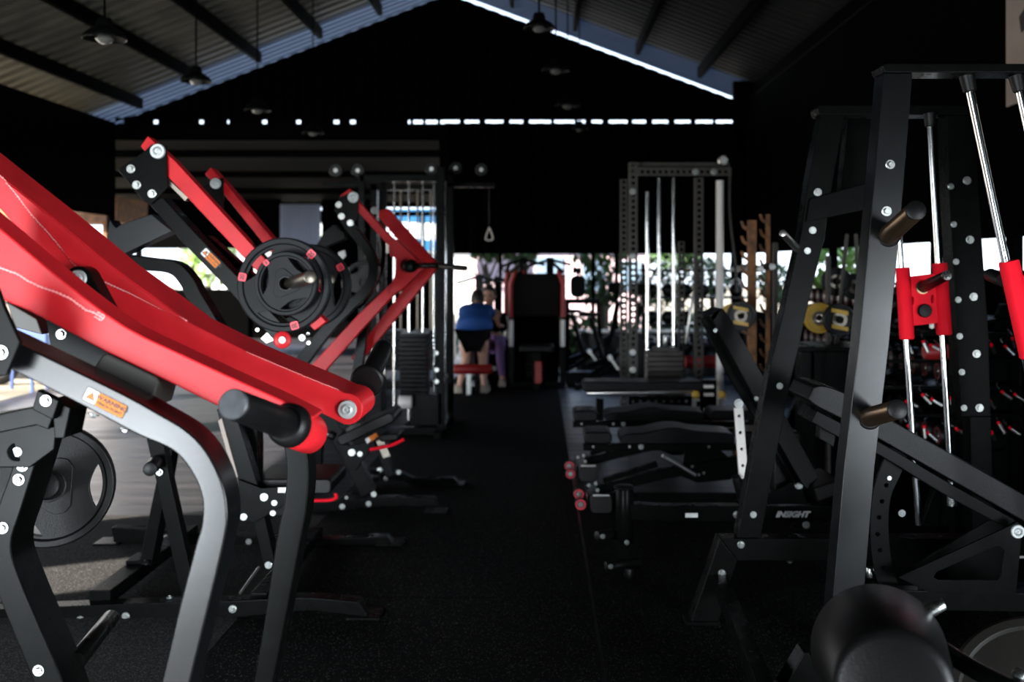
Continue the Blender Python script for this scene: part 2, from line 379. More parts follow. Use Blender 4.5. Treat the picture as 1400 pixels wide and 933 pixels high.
fin_sheet('wall_back_lower', low_wall, mat('grey_sheet_wall', (.03, .03, .03), .5, noise=.3, nscale=4), .01)
struct('trim_32', M['steel'], lambda b: box(b, .5, 2.8, BY - .05, BY + .05, zpx(455), zpx(451)))
struct('window_1', M['beam'], lambda b: [box(b, xpx(x) - .025, xpx(x) + .025, BY, BY + .05, .58, zpx(346)) for x in (684, 811, 843)])
for i, x in enumerate((608, 1008)):
    struct('trim_%d' % (33 + i), M['beam'], lambda b: box(b, xpx(x) - .07, xpx(x) + .07, BY - .02, BY + .12, 0, 3.4))
# left wall: posts, dark panel above an open side, gap under the eave
WLX = -5.8
def leftwall(b):
    box(b, WLX - .04, WLX, -1.2, BY, 2.15, 3.43)
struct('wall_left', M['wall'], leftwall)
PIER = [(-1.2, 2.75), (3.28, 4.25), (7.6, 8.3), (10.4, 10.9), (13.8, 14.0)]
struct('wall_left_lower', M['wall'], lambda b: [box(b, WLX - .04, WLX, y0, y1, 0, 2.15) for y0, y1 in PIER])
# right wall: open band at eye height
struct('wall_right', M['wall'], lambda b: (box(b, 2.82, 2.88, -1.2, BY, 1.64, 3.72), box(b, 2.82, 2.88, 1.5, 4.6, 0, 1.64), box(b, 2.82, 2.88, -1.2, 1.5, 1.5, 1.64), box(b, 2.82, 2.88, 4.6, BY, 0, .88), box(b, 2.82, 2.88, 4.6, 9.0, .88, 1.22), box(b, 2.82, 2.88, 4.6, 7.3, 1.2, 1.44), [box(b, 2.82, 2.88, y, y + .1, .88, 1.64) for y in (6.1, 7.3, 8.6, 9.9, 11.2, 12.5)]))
struct('wall_front', M['wall'], lambda b: (box(b, -1.62, 2.4, -1.26, -1.2, 0, 2.0), box(b, -5.8, -5.2, -1.26, -1.2, 0, 2.0), prism3(b, [(-5.8, -1.26, 2.0), (2.85, -1.26, 2.0), (2.85, -1.26, 3.9), (RX, -1.26, 5.4), (-5.8, -1.26, 3.6)], (0, .06, 0))))
# lower annex roof beyond the gable on the left
def annex(b):
    n = 60; rows = []
    for i in range(n):
        for f, h in ((0, 0), (.45, 0), (.55, 1), (.9, 1)):
            t = (i + f) / n; rows.append((BY + .1 + 7 * t, 3.30 - .62 * t + h * .04))
    A = [(b.verts.new((-8.5, y, z)), b.verts.new((-1.2, y, z))) for y, z in rows]
    for p, q in zip(A, A[1:]): face(b, (p[0], p[1], q[1], q[0]))
fin_sheet('ceiling_annex', annex, M['roof'])
struct('roof_annex_bounce', mat('pale_bounce_sheet', (.5, .52, .55), .5), lambda b: prism3(b, [(-8.5, BY + .1, 3.40), (-1.2, BY + .1, 3.40), (-1.2, 21.2, 2.80), (-8.5, 21.2, 2.80)], (0, 0, .01)))  # unseen pale sheet, added to throw sky light up onto the overhang
struct('trim_40', M['beam'], lambda b: [box(b, -8.4, -1.2, y, y + .07, 3.1 - .5 * (y - BY) / 7 - .1, 3.1 - .5 * (y - BY) / 7) for y in (14.2, 16, 17.8, 19.6, 21)])
struct('trim_41', M['beam'], lambda b: [box(b, x - .05, x + .05, 20.9, 21.0, 0, 2.6) for x in (-8.2, -5.9, -4.3, -2.4)])
struct('wall_annex', M['wall'], lambda b: (box(b, -6, -1.2, BY + .06, BY + .1, 3.2, 3.415), box(b, -8.4, -1.9, 20.9, 20.96, 0, 1.0), prism(b, [(195, 240), (384, 240), (384, 340), (195, 340)], 20, 20.06), prism(b, [(440, 240), (528, 240), (528, 425), (440, 425)], 20, 20.06), prism(b, [(528, 346), (612, 346), (612, 440), (528, 440)], 20, 20.06), box(b, -1.24, -1.16, BY + .1, 15, 2.0, 3.1), box(b, -8.4, -3.62, 20.95, 21.0, 2.35, 2.62)))
# things outside ------------------------------------------------
M['pinkwall'] = mat('pale_pink_render', (.60, .44, .45), .8)
M['leafy'] = mat('leaf_green', (.20, .34, .07), .7, noise=.5, nscale=3)
M['leafd'] = mat('leaf_dark', (.05, .10, .03), .7, noise=.5, nscale=3)
M['bark'] = mat('bark', (.05, .035, .02), .8)
M['bluecloth'] = mat('blue_awning_cloth', (.0, .085, .21), .6)
M['slate'] = mat('blue_grey_glass', (.18, .26, .34), .2)
M['curtain'] = mat('pale_curtain', (.45, .49, .62), .8)
hs = thing('house', 'pale pink rendered house outside the wide back opening', 'house', (1.0, 24, -.09))
part(hs, 'wall', M['pinkwall'], lambda b: box(b, -1.6, 2.6, 24, 28, -.09, 2.1), .01)
part(hs, 'roof', mat('grey_tiles', (.30, .31, .31), .7), lambda b: prism3(b, [(-1.9, 23.7, 2.05), (2.9, 23.7, 2.05), (2.3, 26, 3.0), (-1.3, 26, 3.0)], (0, .15, .0)), .01)
part(hs, 'door', M['slate'], lambda b: box(b, -.1, .55, 23.97, 24.01, -.09, 1.7), .01)
for x in (1.0, 1.9): part(hs, 'window', M['slate'], lambda b: box(b, x, x + .5, 23.97, 24.01, .9, 1.6), .01)
h2 = thing('house', 'white house far beyond the left end of the back opening', 'house', (-5, 34, -.09))
part(h2, 'wall', mat('white_render', (.75, .75, .74), .8), lambda b: box(b, -12, -1.8, 34, 38, -.09, 2.2), .01)
part(h2, 'roof', mat('grey_roof', (.4, .4, .4), .7), lambda b: prism3(b, [(-12.3, 33.6, 2.2), (-1.4, 33.6, 2.2), (-1.9, 36, 3.0), (-11.7, 36, 3.0)], (0, .2, 0)), .01)
def leafball(b, c, R, n, s):
    for _ in range(n):
        a = random.uniform(0, 2 * PI); z = random.uniform(-1, 1); r = R * random.uniform(.55, 1) ; q = math.sqrt(1 - z * z)
        p = Vector(c) + Vector((r * q * math.cos(a), r * q * math.sin(a), r * z * .8)); d = Vector((random.uniform(-1, 1), random.uniform(-1, 1), random.uniform(-1, 1))).normalized(); e = frame_of(d)[0]
        v = [b.verts.new(p + x) for x in (d * s, e * s * .4, -d * s, -e * s * .4)]; face(b, v)
def tree(x, y, h, R, label, m, grp='trees outside the back opening'):
    t = thing('tree', label, 'tree', (x, y, -.09), grp)
    def tr(b):
        tube(b, [(x, y, -.09), (x + .05, y, h * .5), (x - .04, y, h * .8)], .09, 8, [1.2, .8, .4])
        for k in range(6):
            a = k * 1.1; tube(b, [(x, y, h * (.35 + .05 * k)), (x + .5 * R * math.cos(a), y + .3 * math.sin(a), h * (.55 + .05 * k)), (x + R * .9 * math.cos(a), y + .5 * math.sin(a), h * (.7 + .05 * k))], .03, 6, [1, .7, .3])
    part(t, 'trunk', M['bark'], tr, 0)
    part(t, 'crown', m, lambda b: leafball(b, (x, y, h), R, 420, .12), 0, smooth=1)
    return t
tree(1.05, 17.3, 1.75, .55, 'small tree with forked branches behind the right pane of the back opening', M['leafd'])
tree(-.35, 18.5, 1.9, .5, 'thin dark tree outside the middle of the back opening', M['leafd'])
tree(-7.6, 23.5, 1.6, .7, 'bright green tree beyond the left end of the annex', M['leafy'], 'trees beyond the annex')
tree(-4.9, 24.0, 1.9, .6, 'round bright green tree beyond the annex, right of the pale curtain', M['leafy'], 'trees beyond the annex')
tree(3.7, 12.6, 1.5, .6, 'leafy tree outside the right wall opening', M['leafy'], 'trees outside the right wall')
tree(-9.5, 16.0, 1.9, .9, 'yellow green tree outside the open left side', mat('leaf_yellow', (.38, .36, .08), .7), 'trees outside the left side')
tree(-10.5, 20.0, 2.0, .9, 'green tree farther off outside the open left side', M['leafy'], 'trees outside the left side')
aw = thing('awning', 'bright blue awning with white valance behind the cable tower', 'awning', (-3.5, 23, -.09))
Ya = 23.
part(aw, 'canopy', M['bluecloth'], lambda b: prism(b, [(530, 286), (606, 286), (606, 306), (530, 303)], Ya, Ya + .06), .01)
part(aw, 'valance', mat('white_cloth', (.8, .8, .8), .7), lambda b: prism(b, [(530, 303), (606, 306), (606, 321), (530, 318)], Ya + .01, Ya + .05), .01)
part(aw, 'skirt', M['bluecloth'], lambda b: prism(b, [(560, 327), (604, 329), (604, 345), (575, 342)], Ya + .01, Ya + .05), .01)
for x in (532, 604): part(aw, 'pole', M['beam'], lambda b: cyl(b, P(x, 286, Ya + .03), Vector((P(x, 0, Ya).x, Ya + .03, -.09)), .03, n=8), 0)
def curt(b):
    V = []
    for i in range(61):
        t = i / 60; x = P(383, 0, 19).x + t * (P(438, 0, 19).x - P(383, 0, 19).x); V.append((b.verts.new((x, 19 + .05 * math.sin(i * 1.3), .5)), b.verts.new((x, 19 + .03 * math.sin(i * 1.3), 2.62))))
    for p, q in zip(V, V[1:]): face(b, (p[0], q[0], q[1], p[1]))
bm = B(); curt(bm); o = finish(bm, 'curtain', M['curtain'], None, 0); s = o.modifiers.new('t', 'SOLIDIFY'); s.thickness = .006
tag(o, 'pale blue grey curtain hanging in the annex behind the weight plates', 'curtain')
# brown counter roof at the far left
ct = thing('bar_counter', 'brown roofed counter standing beyond the open left side', 'counter', (-7.6, 15.5, -.09))
part(ct, 'roof', M['rust'], lambda b: box(b, -8.6, -6.2, 15.0, 16.2, 2.12, 2.5), .01)
part(ct, 'counter_top', M['rust'], lambda b: box(b, -8.5, -6.3, 15.1, 16.0, .95, 1.02), .01)
for x in (-8.4, -6.4): part(ct, 'post', M['rust'], lambda b: box(b, x - .05, x + .05, 15.1, 15.2, -.09, 2.15), .005)
part(ct, 'front_panel', M['brown'], lambda b: box(b, -8.4, -6.4, 15.15, 15.2, -.09, .95), .005)
# banner on the right wall
bn = thing('banner', 'pale brown banner high on the right wall with a dark mark', 'banner', (2.8, 5.4, 2.4))
part(bn, 'cloth', M['brown'], lambda b: prism3(b, [(2.80, 4.3, 2.5), (2.80, 4.9, 2.44), (2.80, 6.15, 2.42), (2.80, 6.15, 3.6), (2.80, 4.3, 3.6)], (.012, 0, 0)), 0)
part(bn, 'mark', M['ink'], lambda b: prism3(b, [(2.797, 5.8, 2.86), (2.797, 5.95, 2.82), (2.797, 5.98, 2.92), (2.797, 5.85, 2.98)], (.004, 0, 0)), 0)
# pendant lamps
def lamp(x, y, Y, wpx, label):
    c = P(x, y, Y); R = S(wpx / 2, Y); t = thing('pendant_lamp', label, 'lamp', c, 'dome lamps hanging from the roof')
    part(t, 'shade', M['black'], lambda b: lathe(b, c, (0, 0, 1), [(0, R), (.02, R * .98), (R * .35, R * .8), (R * .6, R * .4), (R * .75, .05), (R, .04)], 24, cap=False), 0).modifiers.new('t', 'SOLIDIFY').thickness = .003
    part(t, 'bulb', M['glass'], lambda b: lathe(b, c + Vector((0, 0, R * .25)), (0, 0, -1), [(0, .02), (R * .1, R * .35), (R * .25, R * .42), (R * .42, R * .25), (R * .47, .01)], 16), 0)
    zr = RZ + (c.x - RX) * (ls if c.x < RX else rs)
    part(t, 'cord', M['beam'], lambda b: cyl(b, c + Vector((0, 0, R)), (c.x, c.y, zr), .008, n=6), 0)
lamp(143, 54, 6.5, 58, 'dome lamp hanging at the upper left under the corrugated roof')
lamp(268, 112, 9.0, 42, 'dome lamp near the left end of the gable wall')
lamp(737, 40, 8.0, 44, 'largest dome lamp of the middle row below the right roof slope')
lamp(760, 98, 10.0, 40, 'second dome lamp of the middle row in front of the gable')
lamp(776, 146, 12.0, 36, 'third dome lamp of the middle row just above the daylight slot')
lamp(792, 178, 13.5, 24, 'smallest dome lamp of the middle row under the daylight slot')
lamp(352, 152, 11.0, 36, 'dome lamp in front of the dark gable left of the aisle')
lamp(428, 183, 13.0, 30, 'small dome lamp just under the beam left of the aisle')

tree(2.5, 18.9, 1.7, .5, 'dark leafy tree behind the rack, right of the forked one', M['leafd'])
tree(-1.0, 19.5, 1.9, .45, 'thin tree outside, above the head of the bent person', M['leafd'])
sh = thing('storage_shelf', 'dark shelf of small round weights under the bright opening behind the rack', 'shelf', (2.0, 13.2, 0))
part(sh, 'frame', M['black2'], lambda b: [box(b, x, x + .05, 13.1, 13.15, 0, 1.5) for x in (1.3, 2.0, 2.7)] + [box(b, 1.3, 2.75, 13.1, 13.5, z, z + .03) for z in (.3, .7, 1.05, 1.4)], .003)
k0 = None
for z in (.33, .73, 1.08):
    for i in range(6):
        c = Vector((1.45 + i * .22, 13.3, z)); lv = {.33: 'lowest', .73: 'middle', 1.08: 'top'}[z]
        if k0 is None:
            k0 = thing('kettlebell', 'round black kettlebell on the lowest board of the far shelf', 'kettlebell', c, 'kettlebells on the lowest board')
            part(k0, 'ball', M['rubber'], lambda b: lathe(b, c, (0, 0, 1), [(0, .05), (.03, .08), (.08, .095), (.13, .08), (.16, .04)], 16), 0)
            part(k0, 'handle', M['steel'], lambda b: tube(b, [c + Vector(v) for v in ((-.04, 0, .14), (-.05, 0, .2), (0, 0, .23), (.05, 0, .2), (.04, 0, .14))], .012, 8), 0)
        else: dup(k0, c, 0, 'round black kettlebell on the %s board of the far shelf' % lv, 'kettlebells on the %s board' % lv)

hd = thing('hedge', 'low dark hedge outside below the wide back opening', 'hedge', (1.0, 16.2, -.09))
part(hd, 'foliage', M['leafd'], lambda b: [leafball(b, (x, 16.2, .35 + .1 * math.sin(x * 3)), .45, 260, .09) for x in [-1 + .42 * i for i in range(12)]], 0, smooth=1)
part(hd, 'planter', M['beam'], lambda b: box(b, -1.1, 3.9, 16.0, 16.4, -.09, .35), .01)

for i, (x, y, z, r) in enumerate(((1.7, 14.9, 1.15, .40), (2.55, 15.3, 1.3, .40), (.9, 15.2, 1.1, .33), (3.5, 14.9, 1.2, .4))):
    bs = thing('bush', ['dark round bush outside, right behind the rack rods', 'dark taller bush outside, beside the right hall post', 'dark bush outside, behind the bike next to the rack', 'dark bush outside the right end of the back wall'][i], 'bush', (x, y, -.09), 'bushes outside the back opening')
    part(bs, 'foliage', M['leafd'], lambda b: leafball(b, (x, y, z), r, 420, .07), 0, smooth=1)
    part(bs, 'stem', M['bark'], lambda b: tube(b, [(x, y, -.09), (x + .04, y, z * .6), (x, y, z)], .04, 6), 0)
# ================================================================ LEFT MACHINES
def st(parent, name, m, A, C, Y0, Y1, bevel=.003, label=None, smooth=True, k=4):
    return part(parent, name, m, lambda b: strip(b, A, C, Y0, Y1, k, smooth), bevel, label)
def pr(parent, name, m, pts, Y0, Y1, bevel=.003, label=None):
    return part(parent, name, m, lambda b: prism(b, pts, Y0, Y1), bevel, label)
def px_tube(parent, name, m, pts, rpx, bevel=0, n=14, label=None):
    """pts: (x, y, Y)"""
    return part(parent, name, m, lambda b: tube(b, cat_rom([P(*p) for p in pts], 4) if len(pts) > 2 else [P(*p) for p in pts], S(rpx, pts[0][2]), n), bevel, label)
def px_cyl(parent, name, m, a, b_, ra, rb=None, label=None, e=.15):
    A = P(*a); C = P(*b_); r0 = S(ra, a[2]); r1 = S(rb if rb else ra, b_[2]); L = (C - A).length
    return part(parent, name, m, lambda b: lathe(b, A, C - A, [(0, r0 * .86), (r0 * e * .4, r0 * .96), (r0 * e, r0), (L - r1 * e, r1), (L, r1 * .9)], 28), 0, label)
# ---------------- A: chest press in the foreground
A = thing('chest_press_machine', 'black lever chest press with two long red arms filling the left foreground', 'exercise machine', (-.75, 1.9, 0))
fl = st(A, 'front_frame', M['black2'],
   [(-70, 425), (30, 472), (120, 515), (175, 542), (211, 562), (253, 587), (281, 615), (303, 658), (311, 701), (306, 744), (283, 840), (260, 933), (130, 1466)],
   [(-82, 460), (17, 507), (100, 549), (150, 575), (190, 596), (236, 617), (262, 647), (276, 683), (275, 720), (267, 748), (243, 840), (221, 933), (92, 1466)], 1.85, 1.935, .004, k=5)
rf = st(A, 'rear_frame', M['black'],
   [(200, 440), (265, 466), (325, 490), (372, 520), (406, 568), (421, 630), (420, 690), (406, 765), (373, 933), (305, 1256)],
   [(185, 470), (250, 494), (310, 520), (350, 552), (379, 590), (391, 630), (389, 685), (377, 746), (347, 933), (281, 1256)], 2.29, 2.37, .004, k=5)
part(A, 'floor_rail', M['black'], lambda b: (beam(b, [Vector((P(110, 0, 1.89).x, 1.5, .035)), Vector((P(110, 0, 1.89).x, 2.9, .035))], .07, .05, (1, 0, 0)), beam(b, [Vector((P(110, 0, 1.89).x - .6, 2.34, .04)), Vector((P(293, 0, 2.33).x + .1, 2.34, .04))], .07, .05)), .004)
# far red arm
pts = [(-60, 192), (0, 240), (47, 277), (100, 320), (150, 362), (200, 398), (258, 441), (336, 480), (400, 507), (441, 524), (470, 537)]
arc = [(475 + 21.5 * math.cos(a), 560 + 21.5 * math.sin(a)) for a in [math.radians(t) for t in (-72, -50, -28, -5, 18, 40, 62, 84, 104)]]
low = [(440, 566), (400, 550), (339, 528), (255, 484), (195, 450), (142, 422), (90, 376), (32, 322), (0, 286), (-60, 225)]
far = pr(A, 'press_arm', M['red'], pts + arc + low, 2.15, 2.31, .004)
def weld(parent, pl, Y, r, amp=1.2):
    def f(b):
        q = [P(x, y, Y) for x, y in pl]; L = []
        for a, c in zip(q, q[1:]):
            n = max(2, int((c - a).length / .0034))
            for i in range(n): L.append(a.lerp(c, i / n) + Vector((random.uniform(-1, 1) * .0006, 0, random.uniform(-1, 1) * .0006)))
        tube(b, L, r, 7, [1 + (.55 if i % 2 else -.45) for i in range(len(L))])
    return part(parent, 'weld_seam', M['weld'], f, 0, smooth=80)
weld(far, [(-30, 215), (5, 245), (22, 265), (42, 292), (60, 312), (77, 331), (90, 347), (98, 358), (108, 367), (125, 377), (140, 385), (175, 400), (215, 420), (258, 440)], 2.149, .0016)
weld(far, [(336, 481), (400, 508), (441, 525), (465, 534)], 2.149, .0008)
bolt(far, 475, 560, 2.149, 13, big=True)
# reinforcing plate welded on the far arm's face
st(A, 'gusset_plate', M['red'], [(-60, 197), (0, 243), (47, 280), (100, 323), (150, 365), (200, 401), (256, 441)],
   [(-60, 180 + 14), (5, 246), (42, 291), (77, 330), (107, 366), (175, 399), (254, 441)], 2.146, 2.152, .0005)
# near red arm
near = st(A, 'press_arm', M['red'],
   [(-60, 262), (0, 312), (50, 354), (100, 395), (172, 447), (250, 485), (330, 522), (385, 547), (430, 570)],
   [(-70, 355), (0, 408), (40, 426), (95, 455), (142, 480), (215, 515), (290, 552), (350, 580), (400, 602)], 1.95, 2.035, .004, k=3)
weld(near, [(-30, 355), (0, 366), (25, 375), (40, 385), (55, 392), (80, 401), (95, 408), (118, 424), (130, 428), (142, 436)], 1.949, .0019)
weld(near, [(133, 426), (143, 432), (139, 438), (126, 432)], 1.949, .0015)
px_cyl(A, 'arm_hub', M['red'], (396, 584, 1.955), (424, 594, 2.04), 27, 27)
# handles
hn = px_cyl(A, 'handle', M['rubber'], (320, 553, 1.72), (398, 583, 1.96), 21.5, 21, 'thick black rubber handle pointing at the viewer')
part(hn, 'end_cap', M['cap'], lambda b: lathe(b, P(320, 553, 1.722), P(320, 553, 1.72) - P(398, 583, 1.96), [(0, .0262), (.004, .0262), (.006, .024), (.006, .001)], 32), 0, label='scuffed grey end cap')
def flange(b):
    a = P(372, 573, 1.885); c = P(400, 584, 1.96); d = c - a
    lathe(b, P(389, 579, 1.925), d, [(0, .026), (0, .034), (.006, .040), (.018, .042), (.028, .042), (.032, .038), (.032, .026)], 32)
part(hn, 'flange', M['rubber'], flange, 0)
hf = px_cyl(A, 'handle', M['rubber'], (524, 477, 2.50), (503, 519, 2.32), 13, 14.5, 'black rubber handle on the far arm')
part(hf, 'flange', M['rubber'], lambda b: lathe(b, P(501, 523, 2.315), P(524, 477, 2.50) - P(503, 519, 2.32), [(0, .02), (0, .034), (.004, .038), (.014, .038), (.018, .033), (.018, .02)], 32), 0)
# stopper, brackets
pr(A, 'rubber_stopper', M['block'], [(118, 520), (122, 512), (139, 486), (145, 483), (213, 515), (217, 523), (206, 560)], 1.955, 2.07, .006)
g = pr(A, 'bracket_plate', M['black'], [(60, 428), (150, 482), (150, 500), (123, 530), (90, 512), (72, 492)], 2.06, 2.07)
bolt(g, 84, 457, 2.06, 7.5); bolt(g, 80, 497, 2.06, 7); 
pr(A, 'frame_tube', M['block'], [(8, 412), (50, 436), (58, 458), (20, 448)], 2.12, 2.2)
lk = part(A, 'pivot_link', M['black'], lambda b: prism(b, [(106 + 19 * math.cos(t), 383 + 19 * math.sin(t)) for t in [math.radians(a) for a in range(150, 331, 20)]] + [(150, 425), (190, 480), (160, 480), (120, 430)], 2.08, 2.13), .003)
bolt(lk, 107, 381, 2.079, 12, big=True)
g = pr(A, 'side_plate', M['black'], [(-60, 388), (-4, 392), (6, 420), (28, 468), (9, 514), (-60, 524)], 1.80, 1.812)
bolt(g, 2, 482, 1.80, 10)
for x, y in ((128, 566), (170, 586)): bolt(A, x, y, 1.90, 8, d=(-.25, -.2, -1))
g = pr(A, 'angle_bracket', M['black'], [(51, 533), (81, 548), (72, 575), (43, 560)], 1.98, 2.0)
bolt(g, 63, 548, 1.98, 8)
st(A, 'cross_tube', M['black'], [(-40, 573), (0, 566), (46, 556), (72, 572)], [(-40, 600), (0, 592), (50, 582), (66, 588)], 2.0, 2.08, smooth=False)
pr(A, 'post', M['black'], [(70, 545), (97, 558), (88, 600), (74, 600)], 2.0, 2.08)
# plate-holding stand in the lower left corner
A2 = thing('weight_horn_stand', 'black kinked square post with silver bolts at the lower left corner', 'machine frame', (-1.1, 2.2, 0))
st(A2, 'post', M['black'], [(66, 575), (50, 630), (28, 700), (15, 745), (26, 790), (75, 905), (130, 1030), (300, 1290)], [(34, 575), (16, 640), (-6, 700), (-22, 742), (-12, 790), (34, 905), (88, 1030), (250, 1290)], 2.14, 2.24, .004)
for x, y, r in ((31, 637, 8), (26, 656, 8), (4, 722, 8), (53, 917, 8)): bolt(A2, x, y, 2.14, r)
hp = px_cyl(A2, 'weight_horn', M['black'], (152, 845, 2.55), (104, 905, 2.22), 11, 13)
part(A2, 'hub', M['black'], lambda b: (cyl(b, P(24, 618, 2.14), P(24, 618, 2.12), .02), cyl(b, P(40, 664, 2.22), P(72, 664, 2.5), .02)), .002)
px_cyl(A2, 'collar', M['rubber'], (60, 664, 2.30), (67, 664, 2.40), 20, 20)
bolt(A2, 24, 618, 2.12, 7, big=True)
st(A2, 'rear_plate', M['black'], [(0, 582), (40, 572), (78, 582)], [(-30, 640), (40, 640), (74, 615)], 2.12, 2.135, smooth=False)
weight_plate(P(68, 664, 2.42), (.30, -.95, .05), S(84, 2.42), .034, 'black three-hole weight plate hanging low at the left edge behind a bolted post', m=M['rubber'], spin=-.05, hw=.22, hd=.2)
# ---------------- B: second machine (lever high row)
Bm = thing('lever_row_machine', 'black and red plate-loaded lever row machine carrying two pairs of black discs', 'exercise machine', (-1.6, 4.8, 0))
Y = 4.30
g = pr(Bm, 'top_bracket', M['black'], [(161, 232), (197, 207), (208, 197), (227, 199), (229, 256), (206, 280), (197, 276)], Y, Y + .012, .002)
pr(Bm, 'top_bracket', M['black'], [(161, 232), (197, 207), (208, 197), (227, 199), (229, 256), (206, 280), (197, 276)], Y + .13, Y + .142, .002)
bolt(g, 216, 207, Y, 10.5, big=True)
for x, y in ((179, 231), (187, 253), (208, 265)): bolt(g, x, y, Y, 6)
mt = st(Bm, 'main_tube', M['black'], [(222, 270), (268, 320), (323, 377), (392, 450)], [(204, 279), (250, 332), (306, 390), (375, 466)], Y + .02, Y + .12, smooth=False)
st(Bm, 'parallel_tube', M['black'], [(284, 322), (330, 362), (400, 425)], [(276, 331), (322, 374), (390, 436)], Y + .22, Y + .30, smooth=False)
def label_strip(parent, c, ang, L, W, Y, t1=None, t2=None):
    ca, sa = math.cos(ang), math.sin(ang)
    def pt(u, v): return (c[0] + u * ca - v * sa, c[1] + u * sa + v * ca)
    def qd(u0, u1, v0, v1): return [pt(u0, v0), pt(u1, v0), pt(u1, v1), pt(u0, v1)]
    o = pr(parent, 'warning_sticker', M['ink'], [pt(x, y) for x, y in rrect(0, 0, L + 2, W + 2, 2)], Y - .0006, Y, 0, 'orange and white warning sticker')
    pr(o, 'orange_field', M['orange'], [pt(x, y) for x, y in rrect(L * .14, 0, L * .70, W, 1.5)], Y - .0010, Y - .0006, 0)
    pr(o, 'white_field', M['white'], [pt(x, y) for x, y in rrect(-L * .35, 0, L * .29, W, 1.5)], Y - .0012, Y - .0008, 0)
    w = W * .36
    pr(o, 'triangle', M['ink'], [pt(-L * .35, -w), pt(-L * .35 + w * 1.1, w * .8), pt(-L * .35 - w * 1.1, w * .8)], Y - .0016, Y - .0012, 0)
    pr(o, 'triangle', M['orange'], [pt(-L * .35, -w * .62), pt(-L * .35 + w * .72, w * .56), pt(-L * .35 - w * .72, w * .56)], Y - .0019, Y - .0016, 0)
    r = Vector((ca, 0, -sa)); u = Vector((sa, 0, ca))
    if t1:
        text(t1, o, P(*pt(L * .15, -W * .17), Y - .0014), r, u, S(W * .50, Y), M['ink'], bold=.00035, sx=1.1)
        text(t2, o, P(*pt(L * .15, W * .25), Y - .0014), r, u, S(W * .33, Y), M['ink'], bold=.0002, sx=1.05)
    text('!', o, P(*pt(-L * .35, W * .08), Y - .0022), r, u, S(W * .36, Y), M['ink'], bold=.0002)
    return o
label_strip(fl, (143.5, 551), math.radians(26.5), 60, 17.5, 1.8496, 'WARNING', 'PINCH POINT')
label_strip(mt, (288, 353), math.radians(45), 29, 10.5, Y + .0195, 'WARNING', 'PINCH POINT')
nb = st(Bm, 'lever_arm', M['red'], [(202, 186), (240, 221), (347, 338), (446, 440)], [(192, 200), (226, 238), (334, 353), (430, 452)], Y + .02, Y + .09, smooth=False)
pr(nb, 'edge_plate', M['horn'], [(227, 243), (257, 270), (253, 275), (227, 249)], Y + .03, Y + .08, .001)
fb = st(Bm, 'lever_arm', M['red'], [(288, 229), (311, 254), (372, 326), (440, 400)], [(280, 238), (308, 268), (360, 333), (428, 408)], 5.05, 5.15, smooth=False)
g = pr(Bm, 'top_bracket', M['black'], [(276, 259), (290, 246), (305, 243), (305, 291)], 4.98, 4.995, .002)
bolt(g, 295, 251, 4.98, 7.5, big=True)
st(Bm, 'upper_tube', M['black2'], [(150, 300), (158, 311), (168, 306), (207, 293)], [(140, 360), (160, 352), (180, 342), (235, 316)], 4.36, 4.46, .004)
st(Bm, 'curved_post', M['black'], [(150, 345), (200, 352), (240, 358), (262, 378), (275, 402), (296, 437), (330, 500), (350, 560), (352, 664)],
   [(140, 366), (190, 370), (230, 374), (246, 390), (256, 410), (277, 445), (300, 505), (312, 560), (326, 664)], 4.5, 4.6, .004)
hb = px_cyl(Bm, 'pivot_hub', M['red'], (386, 465, Y - .02), (386, 465, Y + .1), 12, 12); bolt(hb, 386, 465, Y - .02, 5, big=True)
bolt(Bm, 413, 462, Y, 5, big=True)
for x, y in ((352, 451), (421, 457), (422, 469)): bolt(Bm, x, y, Y + .05, 2.6)
pr(Bm, 'clevis_plate', M['horn'], [(356, 463), (370, 450), (374, 466), (364, 470)], Y + .03, Y + .04, .001)
# weight horns with discs
px_cyl(Bm, 'weight_horn', M['horn'], (424, 379, 3.98), (389, 391, 4.4), 9.5, 8.5)
px_cyl(Bm, 'weight_horn', M['horn'], (452, 382, 4.82), (425, 391, 5.2), 7, 7)
d1 = (-.08, -1, .02)
weight_plate(P(389, 390, 4.32), d1, S(65, 4.32), .045, 'largest black disc with red number squares in front on the lever row machine', 'discs loaded on the lever row machine', patches=(math.radians(169), math.radians(47), math.radians(-73)), spin=.35, patchtext='20')
weight_plate(P(392, 388, 4.25), d1, S(44, 4.25), .038, 'smaller black disc nested in front of the largest one on the lever row machine', 'discs loaded on the lever row machine', patches=(math.radians(133),), spin=.9, patchtext='5')
weight_plate(P(424, 391, 5.12), d1, S(57, 5.12), .045, 'black disc with one red square partly hidden behind the front discs', 'discs loaded on the lever row machine', patches=(math.radians(30), math.radians(160)), spin=-.1, patchtext='10')
# seat, gusset and legs
def seat(b, x0, x1, y0, y1, z0, z1, r=.02): prism3(b, [(x, y0, z) for x, z in rrect((x0 + x1) / 2, (z0 + z1) / 2, x1 - x0, z1 - z0, r)], (0, y1 - y0, 0))
a = P(355, 666, 4.6); c = P(462, 646, 4.6)
part(Bm, 'seat', M['vinyl'], lambda b: seat(b, a.x, c.x, 4.45, 4.8, a.z, c.z, .02), .008)
st(Bm, 'back_pad_column', M['black'], [(320, 560), (336, 610), (352, 664)], [(296, 560), (310, 610), (326, 658)], 4.38, 4.45)
st(Bm, 'adjuster_rail', M['brown'], [(303, 572), (325, 652)], [(298, 576), (320, 655)], 4.37, 4.38, .001)
g = pr(Bm, 'seat_gusset', M['black'], [(326, 656), (357, 668), (400, 666), (398, 686), (346, 716), (326, 706)], 4.36, 4.375)
for x, y, r in ((361, 680, 5.5), (375, 688, 4), (373, 702, 4), (333, 707, 5)): bolt(g, x, y, 4.36, r)
